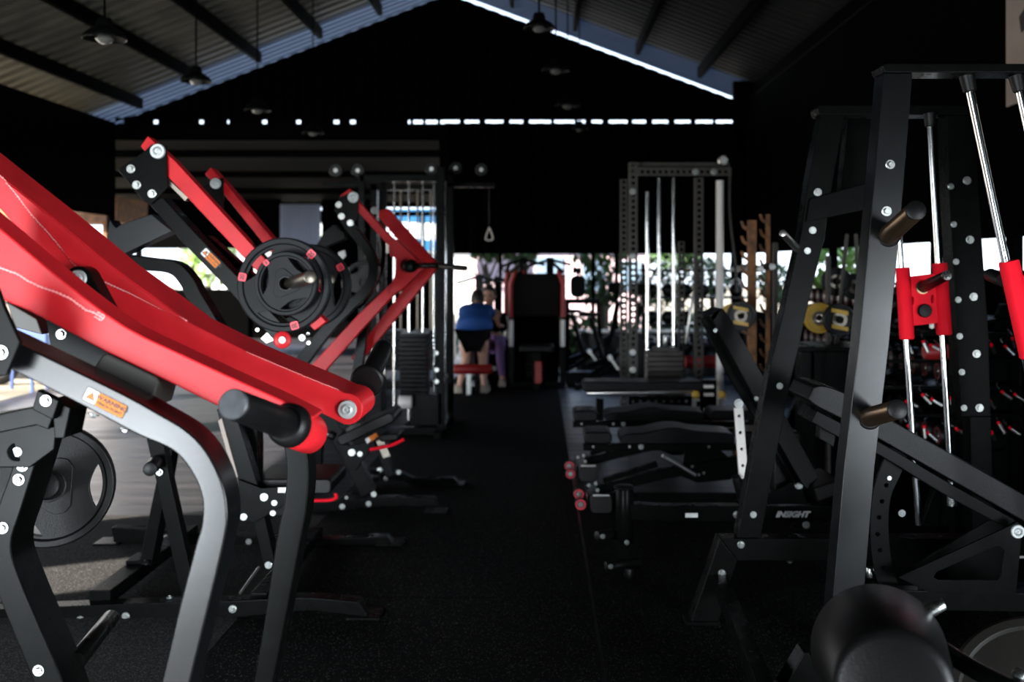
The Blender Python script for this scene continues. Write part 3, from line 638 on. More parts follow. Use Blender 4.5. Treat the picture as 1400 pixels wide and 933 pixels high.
pr(g, 'sticker', M['white'], [(380, 667), (392, 667), (390, 674), (380, 674)], 4.358, 4.36, 0, 'small white sticker')
st(Bm, 'leg', M['black'], [(360, 700), (376, 772)], [(344, 704), (360, 772)], 4.4, 4.48, smooth=False); bolt(Bm, 367, 773, 4.4, 5)
st(Bm, 'leg', M['black'], [(240, 590), (228, 662), (207, 774)], [(226, 590), (213, 662), (190, 772)], 4.7, 4.8, smooth=False)
bolt(Bm, 198, 770, 4.69, 4)
st(Bm, 'brace', M['black'], [(222, 600), (231, 650), (262, 790), (275, 835)], [(200, 600), (212, 652), (242, 792), (255, 838)], 4.3, 4.36, smooth=False)
px_cyl(Bm, 'stop_roller', M['rubber'], (205, 642, 4.1), (214, 632, 4.3), 9.5, 9.5); bolt(Bm, 218, 646, 4.29, 5)
px_tube(Bm, 'brace_rod', M['steel'], [(354, 776, 4.45), (328, 812, 4.3)], 1.6)
def rail(parent, top, bot, Y0, Y1, foot=None, footY=None):
    o = st(parent, 'floor_rail', M['black'], top, bot, Y0, Y1, .004, smooth=len(top) > 2)
    if foot: part(o, 'foot_plate', M['black'], lambda b: prism3(b, [(P(foot[0], 0, Y0).x, Y0 - .03, .0), (P(foot[1], 0, Y0).x, Y0 - .03, 0), (P(foot[1], 0, Y0).x, Y0 - .03, .014), (P(foot[0], 0, Y0).x, Y0 - .03, .014)], (0, .14, 0)), .003)
    return o
r1 = rail(Bm, [(-60, 836), (60, 831), (200, 825), (318, 822), (403, 818), (440, 819), (491, 824)], [(-60, 868), (60, 861), (200, 853), (318, 845), (403, 837), (440, 837), (504, 845)], 4.24, 4.32, (474, 520))
for x, y in ((110, 848), (172, 843), (318, 833)): bolt(r1, x, y, 4.24, 5.5)
for x, y in ((232, 818),): bolt(r1, x, y, 4.28, 4.5, d=(0, 0, 1))
r2 = rail(Bm, [(152, 722), (240, 728), (330, 732), (430, 738), (480, 736), (528, 734)], [(155, 742), (240, 746), (330, 748), (430, 747), (480, 749), (541, 748)], 5.36, 5.44, (514, 551))
part(Bm, 'foot_plate', M['black'], lambda b: box(b, P(133, 0, 5.4).x, P(168, 0, 5.4).x, 5.34, 5.48, 0, .014), .003)
for x, y in ((416, 744), (228, 735), (340, 741)): bolt(r2, x, y, 5.36, 4)
xr = P(150, 0, 4.4).x
part(Bm, 'cross_rail', M['black'], lambda b: beam(b, [(xr, 4.3, .07), (xr, 5.4, .07)], .09, .06, (1, 0, 0)), .004)
part(Bm, 'leg_foot', M['black'], lambda b: box(b, P(180, 0, 4.75).x, P(212, 0, 4.75).x, 4.68, 4.82, .1, .115), .002)
part(Bm, 'cross_rail', M['black'], lambda b: beam(b, [(P(367, 0, 4.45).x, 4.3, .06), (P(367, 0, 4.45).x, 5.4, .06)], .07, .06, (1, 0, 0)), .004)
# ---------------- C: third machine (red V-shaped levers)
Cm = thing('lever_pulldown_machine', 'black machine with big red V-shaped levers right behind the plate-loaded one', 'exercise machine', (-1.3, 6.4, 0))
Y = 6.2
g = pr(Cm, 'top_bracket', M['black'], [(464, 270), (478, 264), (490, 274), (489, 294), (482, 312), (471, 312), (457, 286)], Y, Y + .015, .002)
bolt(g, 483, 270, Y, 7.5, big=True)
for x, y in ((463, 280), (467, 296), (479, 305)): bolt(g, x, y, Y, 4.5)
st(Cm, 'curved_tube', M['black'], [(482, 306), (500, 328), (513, 350), (517, 372), (508, 398), (484, 422), (452, 456), (415, 505)], [(470, 312), (488, 333), (500, 352), (503, 370), (497, 390), (475, 412), (442, 444), (402, 493)], Y + .03, Y + .12)
st(Cm, 'rear_tube', M['black'], [(442, 318), (456, 307), (470, 318)], [(424, 352), (448, 336), (472, 326)], Y + .3, Y + .4, smooth=False)
px_tube(Cm, 'side_tube', M['black'], [(520, 310, 6.5), (524, 350, 6.5), (512, 390, 6.5), (490, 420, 6.5)], 4)
# red levers: near one bends at the handle
st(Cm, 'lever_arm', M['red'], [(478, 258), (491, 276), (541, 331), (558, 352)], [(464, 268), (488, 288), (531, 336), (534, 352)], Y + .03, Y + .10, smooth=False, bevel=.005)
pr(Cm, 'elbow_plate', M['red'], [(531, 331), (541, 327), (572, 356), (583, 364), (548, 397), (536, 404), (531, 400), (540, 376), (541, 355)], Y + .0, Y + .11, .004)
st(Cm, 'lever_arm', M['red'], [(548, 393), (500, 445), (447, 505), (437, 518)], [(534, 388), (490, 430), (436, 488), (424, 502)], Y + .03, Y + .10, smooth=False, bevel=.005)
pr(Cm, 'lever_arm', M['red'], [(519, 288), (530, 285), (590, 352), (600, 362), (590, 376), (500, 486), (488, 498), (480, 490), (570, 372), (572, 362), (545, 330), (517, 296)], 6.75, 6.85, .004)
bolt(Cm, 512, 288, 6.7, 5, big=True)
px_cyl(Cm, 'handle', M['black'], (597, 363, 5.9), (560, 364, Y), 3.4, 4)
px_cyl(Cm, 'handle', M['rubber'], (637, 367, 6.5), (592, 363, 6.75), 4, 4)
px_cyl(Cm, 'handle_collar', M['black'], (562, 364, 6.12), (556, 364, 6.22), 9, 9)
part(Cm, 'rear_frame', M['black'], lambda b: (beam(b, [P(440, 500, 6.6), P(430, 690, 6.6)], .07, .07), beam(b, [P(500, 430, 6.6), P(470, 640, 6.6)], .06, .06)), .003)
for x, y in ((465, 352), (470, 377)): pr(Cm, 'sticker', M['white'], [(x - 3, y - 7), (x + 6, y - 10), (x + 8, y - 2), (x, y + 6)], 6.14, 6.16, 0, 'small white sticker')
# discs behind
weight_plate(P(497, 387, 6.75), d1, S(30, 6.75), .04, 'small dark disc behind the curved tube of the red V-lever machine', None, m=M['rubber'])
# lower frame of C
Y = 5.9
st(Cm, 'seat_beam', M['black'], [(448, 556), (495, 636), (512, 672)], [(430, 560), (474, 640), (494, 680)], Y, Y + .09, smooth=False)
g = pr(Cm, 'seat_gusset', M['black'], [(460, 604), (478, 610), (502, 604), (505, 618), (486, 644), (474, 640)], Y - .02, Y - .005)
for x, y, r in ((481, 619, 5), (492, 621, 3.6)): bolt(g, x, y, Y - .02, r)
def pad(b, a, c, h, Y0, Y1): 
    a = Vector(a); c = Vector(c); d = (c - a).normalized(); u = Vector((-d.z, 0, d.x)) if d.x > 0 else Vector((d.z, 0, -d.x))
    L = (c - a).length; prism3(b, [Vector((0, Y0, 0)) + Vector((a.x, 0, a.z)) + d * x + u * y for x, y in rrect(L / 2, 0, L, h, h * .42)], (0, Y1 - Y0, 0))
part(Cm, 'seat', M['vinyl'], lambda b: pad(b, P(466, 601, Y), P(541, 566, Y), S(15, Y), Y - .1, Y + .25), .01)
part(Cm, 'knee_pad', M['vinyl'], lambda b: pad(b, P(522, 596, Y), P(548, 594, Y), S(10, Y), Y - .1, Y + .15), .01)
o = pr(Cm, 'warning_sticker', M['orange'], [(500, 600), (514, 592), (518, 597), (504, 606)], Y - .03, Y - .021, 0, 'small orange sticker')
pr(o, 'white_end', M['white'], [(499, 601), (504, 598), (507, 603), (502, 607)], Y - .032, Y - .03, 0)
pr(Cm, 'instruction_plate', M['horn'], [(514, 604), (523, 600), (534, 624), (524, 627)], Y - .02, Y - .01, .001)
px_tube(Cm, 'lever_handle', M['redbright'], [(506, 615, Y - .05), (535, 609, Y - .08), (552, 601, Y - .1)], 2.2, label='thin red adjusting lever')
px_cyl(Cm, 'pull_pin', M['zinc'], (433, 588, Y), (450, 595, Y), 4.2, 3); px_cyl(Cm, 'pin_knob', M['rubber'], (450, 594, Y), (458, 598, Y), 6, 6)
for x, y in ((440, 599), (436, 578)): bolt(Cm, x, y, Y, 4)
st(Cm, 'front_leg', M['black'], [(520, 600), (540, 650)], [(510, 604), (528, 654)], Y + .1, Y + .17, smooth=False)
r3 = rail(Cm, [(425, 688), (470, 684), (528, 680), (594, 681)], [(425, 704), (470, 698), (528, 693), (600, 693)], 6.05, 6.12, (580, 611))
for x, y in ((468, 693), (504, 689), (474, 680), (511, 676)): bolt(r3, x, y, 6.05, 4)
pr(r3, 'gusset', M['black'], [(460, 686), (474, 673), (492, 686)], 6.04, 6.05)
r4 = rail(Cm, [(500, 642), (545, 646), (570, 655), (620, 654)], [(500, 656), (545, 657), (570, 664), (629, 664)], 6.82, 6.9, (606, 634))
for x, y in ((519, 643), (545, 646), (527, 655)): bolt(r4, x, y, 6.82, 3.5)
px_tube(Cm, 'foot_lever', M['redbright'], [(426, 685, 5.9), (452, 684, 5.9), (460, 680, 5.9), (458, 675, 5.9)], 2.2, label='red foot lever near the floor')
part(Cm, 'cross_rail', M['black'], lambda b: beam(b, [(P(480, 0, 6.1).x, 6.1, .05), (P(480, 0, 6.1).x, 6.85, .05)], .07, .06, (1, 0, 0)), .003)
px_cyl(Cm, 'seat_post_roller', M['rubber'], (497, 650, 6.3), (519, 651, 6.3), 7, 7)
# ---------------- D: cable tower
D = thing('cable_tower', 'tall black cable tower with chrome guide rods and weight stack left of the aisle', 'exercise machine', (-1.0, 9.0, 0))
Y = 8.9
def post(parent, x, y0, Y, w, m=None, z0=0., d=None, name='upright'):
    c = P(x, y0, Y); h = S(w, Y) / 2
    return part(parent, name, m or M['black'], lambda b: box(b, c.x - h, c.x + h, Y, Y + (d or h * 2), z0, c.z), .003)
p1 = post(D, 602, 228, Y, 11); post(D, 494, 238, Y, 8); post(D, 616, 232, 9.6, 8); post(D, 524, 238, 9.6, 7)
for y in (483, 506, 522, 547): bolt(p1, 597, y, Y - .001, 3)
part(D, 'top_beam', M['black'], lambda b: prism(b, [(492, 239), (598, 239), (598, 248), (492, 248)], Y, Y + .08), .003)
part(D, 'top_beam', M['black'], lambda b: prism(b, [(440, 249), (494, 249), (494, 255), (440, 255)], Y + .1, Y + .18), .003)
part(D, 'crossover_beam', M['black'], lambda b: prism(b, [(612, 250), (676, 250), (676, 256), (612, 256)], 9.6, 9.68), .003)
for x, y, Yp in ((623, 230, 9.6), (658, 232, 9.6), (459, 233, 9.0), (489, 233, 9.0), (590, 231, 9.0)):
    part(D, 'pulley', M['rubber'], lambda b: lathe(b, P(x, y, Yp), (0, 1, 0), [(0, .02), (0, .055), (.006, .06), (.012, .05), (.02, .05), (.026, .06), (.032, .055), (.032, .02)], 20), 0)
    bolt(D, x, y, Yp, 3)
for x, t, bt, r in ((539, 275, 455, 1.6), (559, 275, 452, 1.6), (578, 285, 455, 1.3), (593, 285, 452, 1.2), (608.5, 280, 458, 2.0)):
    part(D, 'guide_rod', M['chrome'], lambda b: cyl(b, P(x, 248, Y + .05), P(x, 575, Y + .05), S(r, Y), n=12), 0)
for i in range(14):
    y = 456 + i * 6.2
    part(D, 'weight_slab', M['black'], lambda b: prism(b, [(546, y), (584, y), (584, y + 5.4), (546, y + 5.4)], Y - .08, Y + .16), .004)
px_cyl(D, 'counter_roller', M['whitepost'], (545, 550, Y - .2), (563, 550, Y - .2), 9, 9)
part(D, 'side_box', M['black'], lambda b: prism(b, [(562, 540), (600, 540), (600, 582), (562, 582)], Y - .1, Y + .4), .006)
part(D, 'base_rail', M['black'], lambda b: (box(b, P(486, 0, Y).x, P(612, 0, Y).x, Y - .05, Y + .03, 0, .07), box(b, P(597, 0, Y).x, P(607, 0, Y).x, Y - .3, Y + .8, 0, .06)), .004)
px_tube(D, 'cable', M['rubber'], [(669, 256, 9.62), (669, 308, 9.62)], .8)
px_tube(D, 'handle', M['whitepost'], [(669, 311, 9.62), (664, 327, 9.62), (674, 327, 9.62), (669, 311, 9.62)], 1.2, label='pale stirrup handle hanging from the crossover beam')
for i, (x, y) in enumerate(((509, 475), (519, 480), (524, 500))): px_cyl(D, 'shackle', M['steel'], (x, y, Y - .3), (x + 3, y + 14, Y - .3), 1.6)
# second tower behind for depth
D2 = thing('cable_tower', 'farther cable tower standing in the annex behind the red V-levers', 'exercise machine', (-2.9, 12.5, 0))
for x in (523, 548, 571, 589): part(D2, 'guide_rod', M['horn'], lambda b: cyl(b, P(x, 258, 12.5), P(x, 452, 12.5), .013, n=10), 0)
for x in (512, 600): part(D2, 'upright', M['black'], lambda b: box(b, P(x, 0, 12.5).x - .04, P(x, 0, 12.5).x + .04, 12.45, 12.55, 0, P(0, 252, 12.5).z), .003)
part(D2, 'top_beam', M['black'], lambda b: prism(b, [(506, 252), (606, 252), (606, 260), (506, 260)], 12.45, 12.55), .003)
part(D2, 'base_rail', M['black'], lambda b: box(b, P(508, 0, 12.5).x, P(604, 0, 12.5).x, 12.4, 12.6, 0, .08), .003)
for x in (535, 580):
    for i in range(8): part(D2, 'weight_slab', M['black'], lambda b: prism(b, [(x - 16, 452 + i * 7), (x + 16, 452 + i * 7), (x + 16, 458 + i * 7), (x - 16, 458 + i * 7)], 12.35, 12.6), .004)
# ================================================================ RIGHT: SMITH MACHINE
K = thing('smith_machine', 'tall black guided barbell frame with red sliding carriages at the right', 'exercise machine', (1.0, 3.7, 0))
NY, FY = 3.20, 4.17
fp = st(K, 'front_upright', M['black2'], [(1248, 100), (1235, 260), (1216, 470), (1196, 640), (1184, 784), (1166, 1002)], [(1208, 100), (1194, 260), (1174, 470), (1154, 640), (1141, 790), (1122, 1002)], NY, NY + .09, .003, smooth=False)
for x, y, r in ((1217, 225, 6.5), (1212, 289, 7)): bolt(fp, x, y, NY, r)
pr(K, 'top_bar', M['black'], [(1206, 90), (1210, 87), (1600, 87), (1600, 99), (1210, 99)], NY - .01, NY + .1, .003)
pr(K, 'front_upright', M['black'], [(1560, 98), (1610, 98), (1660, 1002), (1615, 1002)], NY, NY + .09, .003)
rp = st(K, 'rear_upright', M['black'], [(1155, 157), (1136, 263), (1127, 327), (1104, 420), (1094, 467), (1081, 520), (1040, 736)], [(1122, 157), (1105, 250), (1096, 315), (1068, 440), (1056, 490), (1049, 520), (1008, 736)], FY, FY + .09, .003, smooth=False)
for x, y, r in ((1118, 263, 5.5), (1111, 315, 5), (1104, 343, 4.5), (1066, 528, 4.5), (1030, 704, 4.5)): bolt(rp, x, y, FY, r)
pr(rp, 'brace_plate', M['black'], [(1107, 272), (1187, 250), (1218, 243), (1218, 276), (1187, 286), (1102, 304)], FY - .012, FY - .001, .003)
px_cyl(rp, 'storage_peg', M['steel'], (1070, 319, 3.95), (1090, 340, FY), 5, 5)
pr(K, 'inner_upright', M['black'], [(1160, 160), (1192, 160), (1187, 262), (1150, 262)], FY + .3, FY + .38, .003)
pr(K, 'top_bar', M['black'], [(1117, 148), (1120, 144), (1330, 144), (1330, 157), (1120, 157)], FY - .01, FY + .1, .003)
g = st(K, 'side_plate', M['black'], [(1334, 158), (1338, 260), (1352, 460), (1355, 570)], [(1294, 158), (1297, 260), (1309, 460), (1314, 570)], FY + .0, FY + .1, .003, smooth=False)
st(K, 'side_post', M['black'], [(1355, 570), (1360, 745)], [(1326, 570), (1330, 745)], FY + .01, FY + .09, smooth=False)
for x, y in ((1300, 255), (1304, 307), (1307, 358), (1310, 410), (1312, 460), (1315, 509), (1318, 558)): bolt(g, x, y, FY, 4.3)
for x, y in ((1322, 247), (1326, 328), (1331, 406), (1335, 484), (1339, 558)): bolt(g, x, y, FY, 5.6)
# base
bb = pr(K, 'base_beam', M['black'], [(986, 737), (1420, 737), (1420, 767), (1008, 767)], FY, FY + .09, .003)
bolt(bb, 1013, 745, FY, 5)
for x in (1080, 1286): bolt(bb, x, 736, FY + .04, 4, d=(0, 0, 1)); bolt(bb, x, 768, FY + .04, 4, d=(0, 0, -1))
lg = pr(K, 'corner_leg', M['black'], [(984, 736), (1008, 767), (998, 797), (981, 856), (943, 856), (968, 785)], FY - .004, FY + .09, .003)
bolt(lg, 987, 784, FY - .004, 5)
part(K, 'foot_plate', M['black'], lambda b: box(b, P(937, 0, FY).x, P(984, 0, FY).x, FY - .02, FY + .12, 0, .018), .003)
part(K, 'side_rail', M['black'], lambda b: beam(b, [P(985, 797, FY), P(1053, 965, 3.0)], .055, .07, (1, 0, 0)), .003)
pr(K, 'front_foot', M['black'], [(1100, 893), (1106, 893), (1160, 1002), (1040, 1002), (1060, 960)], NY - .0, NY + .09, .004)
pr(K, 'base_beam', M['black'], [(1120, 975), (1620, 975), (1620, 1002), (1120, 1002)], NY + .1, NY + .18, .004)
# bar pegs
def peg(a, c, ra, rb):
    o = px_cyl(K, 'bar_peg', M['gold'], a, c, ra, rb, e=.1)
    A = P(*a); C = P(*c); d = (A - C).normalized()
    px = part(o, 'end_cap', M['rubber'], lambda b: lathe(b, A - d * .004, d, [(0, S(ra, a[2]) * 1.03), (.008, S(ra, a[2]) * 1.03), (.011, S(ra, a[2]) * .9)], 28), 0)
    part(o, 'collar', M['rubber'], lambda b: lathe(b, C - d * .006, d, [(0, S(rb, c[2]) * 1.25), (.012, S(rb, c[2]) * 1.25), (.016, S(rb, c[2]) * 1.1)], 28), 0)
peg((1252, 288, 2.92), (1214, 322, NY + .01), 13.4, 13.5)
peg((1227, 560, 2.92), (1188, 571, NY + .01), 13.4, 13.5)
# guide rods and carriages
def rod(a, c, rpx, Y, cap=True, spring=False):
    o = part(K, 'guide_rod', M['chrome'], lambda b: cyl(b, P(*a, Y), P(*c, Y), S(rpx, Y), n=16), 0)
    if cap:
        d = (P(*c, Y) - P(*a, Y)).normalized(); part(o, 'rod_cap', M['rubber'], lambda b: lathe(b, P(*a, Y) - d * .05, d, [(0, S(rpx, Y) * 1.9), (.05, S(rpx, Y) * 1.6), (.055, S(rpx, Y) * 1.2)], 18), 0)
    if spring:
        d = (P(*c, Y) - P(*a, Y)).normalized(); part(o, 'spring', M['steel'], lambda b: [lathe(b, P(*c, Y) - d * (.008 * i), d, [(0, S(rpx, Y) * 1.5), (.004, S(rpx, Y) * 1.5)], 14) for i in range(7)], 0)
    return o
RY = FY - .035
rod((1272, 172), (1302, 690), 4.4, RY, spring=True); rod((1219, 172), (1256, 718), 4.3, RY)
rod((1326, 124), (1470, 812), 5.6, NY + .05); rod((1394, 124), (1545, 812), 5.6, NY + .05)
cg = thing('bar_carriage', 'red sliding carriage with black peg on the two far chrome rods', 'carriage', P(1262, 465, RY), 'red sliding carriages')
def sleeve(parent, a, c, rp, Y): return part(parent, 'sleeve', M['redbright'], lambda b: lathe(b, P(*a, Y), P(*c, Y) - P(*a, Y), [(0, S(rp - 1, Y)), (.004, S(rp, Y)), ((P(*c, Y) - P(*a, Y)).length - .004, S(rp * 1.04, Y)), ((P(*c, Y) - P(*a, Y)).length, S(rp - 1, Y))], 24), 0)
sleeve(cg, (1234, 366), (1240, 464), 9.5, RY); sleeve(cg, (1284.5, 360), (1291, 458), 10, RY)
def cplate(b):
    q = lambda x, y: P(x, y, RY - .012)
    holed(b, [q(*p) for p in ((1240, 379), (1282, 374), (1284, 442), (1246, 446))], [[q(cx + 2 * math.cos(t), cy + 6 * math.sin(t)) for t in [i * PI / 4 for i in range(8)]] for cx, cy in ((1248, 411), (1275, 409))], (0, .024, 0))
part(cg, 'cross_plate', M['redbright'], cplate, .002)
pg = px_cyl(cg, 'bar_sleeve', M['rubber'], (1294, 377, RY - .3), (1262, 393, RY - .01), 6.6, 8)
part(pg, 'end_disc', M['zinc'], lambda b: lathe(b, P(1294, 377, RY - .3), P(1294, 377, RY - .3) - P(1262, 393, RY - .01), [(0, S(6.8, 3.83)), (.006, S(6.6, 3.83)), (.007, S(3, 3.83)), (.004, S(2, 3.83))], 20), 0)
part(cg, 'ring', M['gold'], lambda b: lathe(b, P(1261, 393, RY - .014), (0, -1, 0), [(0, .027), (.006, .027), (.006, .02)], 24), 0)
part(cg, 'knob', M['rubber'], lambda b: lathe(b, P(1263, 425, RY - .012), (0, -1, 0), [(0, .027), (.012, .028), (.018, .024), (.02, .01)], 24), 0)
part(cg, 'lock_nut', M['zinc'], lambda b: cyl(b, P(1275, 442, RY), P(1275, 449, RY), .012, n=8), 0)
cn = thing('bar_carriage', 'red sliding carriage cut off by the right edge of the picture', 'carriage', P(1400, 490, NY), 'red sliding carriages')
sleeve(cn, (1379, 357), (1409, 489), 13.5, NY + .05); sleeve(cn, (1450, 357), (1480, 489), 13.5, NY + .05)
pr(cn, 'cross_plate', M['redbright'], [(1388, 378), (1460, 372), (1470, 462), (1400, 466)], NY + .035, NY + .06, .003)
px_cyl(cn, 'knob', M['rubber'], (1354, 376, NY + .25), (1372, 383, NY + .08), 9, 10)
# ---------------- adjustable bench inside the frame
L = thing('incline_bench', 'large black sloping bench inside the guided barbell frame, resting on a hole-punched arc', 'bench', P(1300, 812, 3.7))
st(L, 'back_pad', M['vinyl'], [(1112, 530), (1128, 528), (1160, 540), (1214, 572), (1300, 620), (1400, 676), (1460, 710)], [(1104, 546), (1118, 557), (1152, 574), (1205, 603), (1300, 657), (1400, 714), (1450, 745)], 3.58, 3.86, .012)
st(L, 'pad_frame', M['black'], [(1117, 562), (1160, 584), (1205, 606), (1300, 662), (1390, 712)], [(1109, 577), (1150, 600), (1201, 622), (1290, 676), (1375, 722)], 3.62, 3.82, .003)
pr(L, 'head_bracket', M['black'], [(1122, 575), (1145, 583), (1140, 612), (1120, 600)], 3.66, 3.72, .003)
def arch(b):
    A_ = cat_rom([(1243, 612, 0), (1234, 643, 0), (1218, 681, 0), (1215, 728, 0), (1221, 778, 0), (1232, 806, 0)], 4); C_ = cat_rom([(1216, 612, 0), (1204, 640, 0), (1193, 681, 0), (1190, 734, 0), (1196, 784, 0), (1207, 810, 0)], 4)
    holes = [[P(x + 3.2 * math.cos(t), y + 3.0 * math.sin(t), 3.66) for t in [i * PI / 5 for i in range(10)]] for x, y in ((1212, 664), (1206, 686), (1202, 708), (1200, 731), (1203, 753), (1208, 777))]
    holed(b, [P(p.x, p.y, 3.66) for p in A_] + [P(p.x, p.y, 3.66) for p in C_[::-1]], holes, (0, .012, 0))
ar = part(L, 'adjusting_arc', M['black'], arch, .001); bolt(ar, 1216, 654, 3.66, 3)
def tri(b, Y):
    out = [(1228, 790), (1382, 719), (1391, 714), (1399, 720), (1397, 735), (1389, 816), (1270, 810)]
    inn = [(1280, 783), (1350, 752), (1366, 747), (1373, 753), (1371, 785), (1364, 794), (1284, 794), (1277, 790)]
    holed(b, [P(*p, Y) for p in out], [[P(*p, Y) for p in inn]], (0, .01, 0))
tp = part(L, 'pivot_plate', M['black'], lambda b: tri(b, 3.56), .0015); bolt(tp, 1391, 727, 3.56, 9.5, big=True)
part(L, 'pivot_plate', M['black'], lambda b: prism(b, [(1228, 786), (1352, 712), (1391, 714), (1389, 800), (1270, 800)], 3.86, 3.87), .0015)
part(L, 'base_frame', M['black'], lambda b: (prism(b, [(1190, 806), (1420, 812), (1420, 838), (1190, 834)], 3.58, 3.64), prism(b, [(1190, 806), (1420, 812), (1420, 838), (1190, 834)], 3.8, 3.86)), .004)
for x in (1297, 1382): bolt(L, x, 812, 3.6, 5.5, d=(0, 0, 1))
part(L, 'rear_foot', M['black'], lambda b: (box(b, P(1405, 0, 3.7).x, P(1430, 0, 3.7).x, 3.4, 4.0, 0, .06), box(b, P(1195, 0, 3.7).x, P(1215, 0, 3.7).x, 3.5, 3.9, 0, .06), box(b, P(1195, 0, 3.7).x, P(1215, 0, 3.7).x, 3.6, 3.84, .04, .28), box(b, P(1405, 0, 3.7).x, P(1430, 0, 3.7).x, 3.6, 3.84, .04, .28)), .004)
pr(L, 'latch_plate', M['whitepost'], [(1326, 769), (1350, 772), (1350, 776), (1346, 784), (1340, 783)], 3.9, 3.91, .001)
px_cyl(L, 'pull_rod', M['whitepost'], (1326, 762, 3.9), (1400, 762, 3.9), 1.8)
px_cyl(L, 'lock_pin', M['zinc'], (1190, 790, 3.7), (1190, 776, 3.7), 6); bolt(L, 1233, 702, 3.9, 5, big=True)
# ---------------- leg roller and disc in the lower right corner
Mm = thing('leg_extension_machine', 'dark padded roller of a leg machine cut off by the lower right corner', 'exercise machine', P(1230, 1300, 1.9))
A_ = P(1222, 946, 1.62); C_ = P(1200, 890, 1.98); d = C_ - A_
part(Mm, 'roller_pad', M['vinyl'], lambda b: lathe(b, A_, d, [(0, .02), (0, .078), (.004, .090), (.014, .097), (d.length - .02, .126), (d.length - .006, .124), (d.length, .112)], 48), 0)
px_cyl(Mm, 'axle_end', M['zinc'], (1290, 826, 1.95), (1268, 836, 1.95), 8, 10)
px_tube(Mm, 'lever_tube', M['black'], [(1260, 870, 2.0), (1330, 915, 1.9), (1420, 960, 1.8)], 12)
px_cyl(Mm, 'axle_end', M['zinc'], (1392, 922, 1.85), (1420, 935, 1.9), 9, 9)
part(Mm, 'stand', M['black'], lambda b: (beam(b, [P(1250, 900, 2.02), Vector((P(1250, 0, 2.02).x, 2.02, 0))], .06, .06), beam(b, [Vector((P(1250, 0, 2.02).x, 1.6, .03)), Vector((P(1250, 0, 2.02).x, 2.6, .03))], .06, .06, (1, 0, 0))), .003)
weight_plate(P(1432, 975, 2.25), (-.25, -.75, .62), S(130, 2.25), .04, 'large dull disc lying tilted at the lower right corner', None, m=M['dome'], spin=.5, holes=0)
# ---------------- incline bench with lettering on its rail
J = thing('incline_bench', 'black incline bench with white lettering on its low rail, behind the barbell frame', 'bench', P(1000, 790, 4.8))
Y = 4.75
rl = st(J, 'base_rail', M['black'], [(862, 690), (890, 691), (930, 692), (1145, 692)], [(862, 711), (890, 713), (930, 713), (1145, 713)], Y, Y + .07, .004)
text('INSIGHT', rl, P(1083, 704, Y - .001), (1, 0, 0), (0, 0, 1), S(10.5, Y), M['white'], shear=.35, bold=.0022, sx=1.12)
pr(rl, 'sticker', M['white'], [(937, 702), (954, 702), (954, 708), (937, 708)], Y - .001, Y, 0, 'small white sticker'); bolt(rl, 1007, 704, Y, 5)
px_cyl(J, 'front_post', M['black'], (854, 667, Y + .03), (854, 742, Y + .03), 12, 12); px_cyl(J, 'post_cap', M['rubber'], (853, 664, Y + .03), (853, 668, Y + .03), 14, 14)
part(J, 'foot_bracket', M['black'], lambda b: (prism(b, [(838, 738), (866, 742), (860, 765), (846, 765)], Y, Y + .05), prism(b, [(818, 730), (842, 728), (850, 762), (842, 762), (836, 738), (818, 738)], Y + .06, Y + .08)), .003)
for a, c in (((828, 775), (876, 769)), ((816, 733), (836, 731))): px_cyl(J, 'foot_roller', M['rubber'], (*a, Y), (*c, Y + .05), 6.5, 7.5)
px_cyl(J, 'foot_roller', M['rubber'], (862, 789, Y), (862, 776, Y), 9, 9)
for x, y in ((835, 775), (824, 734), (857, 742)): bolt(J, x, y, Y - .04, 3.6)
part(J, 'back_frame', M['black'], lambda b: beam(b, [P(963, 434, Y), P(1000, 512, Y), P(1093, 664, Y)], .05, S(11, Y)), .004)
st(J, 'back_pad', M['vinyl'], [(984, 426), (996, 432), (1060, 545), (1114, 644), (1116, 654)], [(970, 430), (980, 448), (1038, 556), (1096, 660), (1106, 662)], Y - .1, Y + .16, .012)
for x, y in ((978, 452), (1034, 545)): bolt(J, x, y, Y - .1, 3)
sr = J
def perf(b, x0, y0, x1, y1, w, Y, d, sp, hr):
    a = P(x0, y0, Y); c = P(x1, y1, Y); t = (c - a).normalized(); s = Vector((-t.z, 0, t.x)); L = (c - a).length; W = S(w, Y) / 2
    n = int(L / sp); hs = [[a + t * (sp * (i + .5)) + (t * math.cos(q) + s * math.sin(q)) * hr for q in [k * PI / 4 + PI / 8 for k in range(8)]] for i in range(n)]
    holed(b, [a - s * W, a + s * W, c + s * W, c - s * W], hs, (0, d, 0))
part(J, 'perforated_strut', M['whitepost'], lambda b: perf(b, 1010, 558, 1017, 655, 12, Y - .12, .02, .075, .008), .001, label='pale perforated strut')
bolt(J, 1010, 552, Y - .12, 6.5)
px_cyl(J, 'pull_knob', M['rubber'], (1006, 652, Y - .15), (1016, 682, Y - .1), 6, 8)
pr(J, 'hinge_plate', M['black'], [(1042, 690), (1052, 676), (1082, 660), (1094, 662), (1104, 690)], Y - .01, Y, .002); bolt(J, 1092, 663, Y - .02, 6)
part(J, 'rear_roller', M['vinyl'], lambda b: prism(b, [(x, y) for x, y in rrect(1072, 643, 28, 74, 12)], Y + .05, Y + .2), .01)
part(J, 'seat_pad', M['vinyl'], lambda b: prism(b, [(1112, 668), (1148, 656), (1152, 676), (1118, 688)], Y - .1, Y + .2), .01)
px_tube(J, 'pin_cable', M['rubber'], [(1132, 716, Y), (1110, 722, Y), (1090, 724, Y), (1082, 720, Y), (1088, 715, Y)], .8); bolt(J, 1102, 718, Y, 5)
part(J, 'rear_foot', M['black'], lambda b: box(b, P(1135, 0, Y).x, P(1150, 0, Y).x, Y - .2, Y + .27, 0, .1), .004)
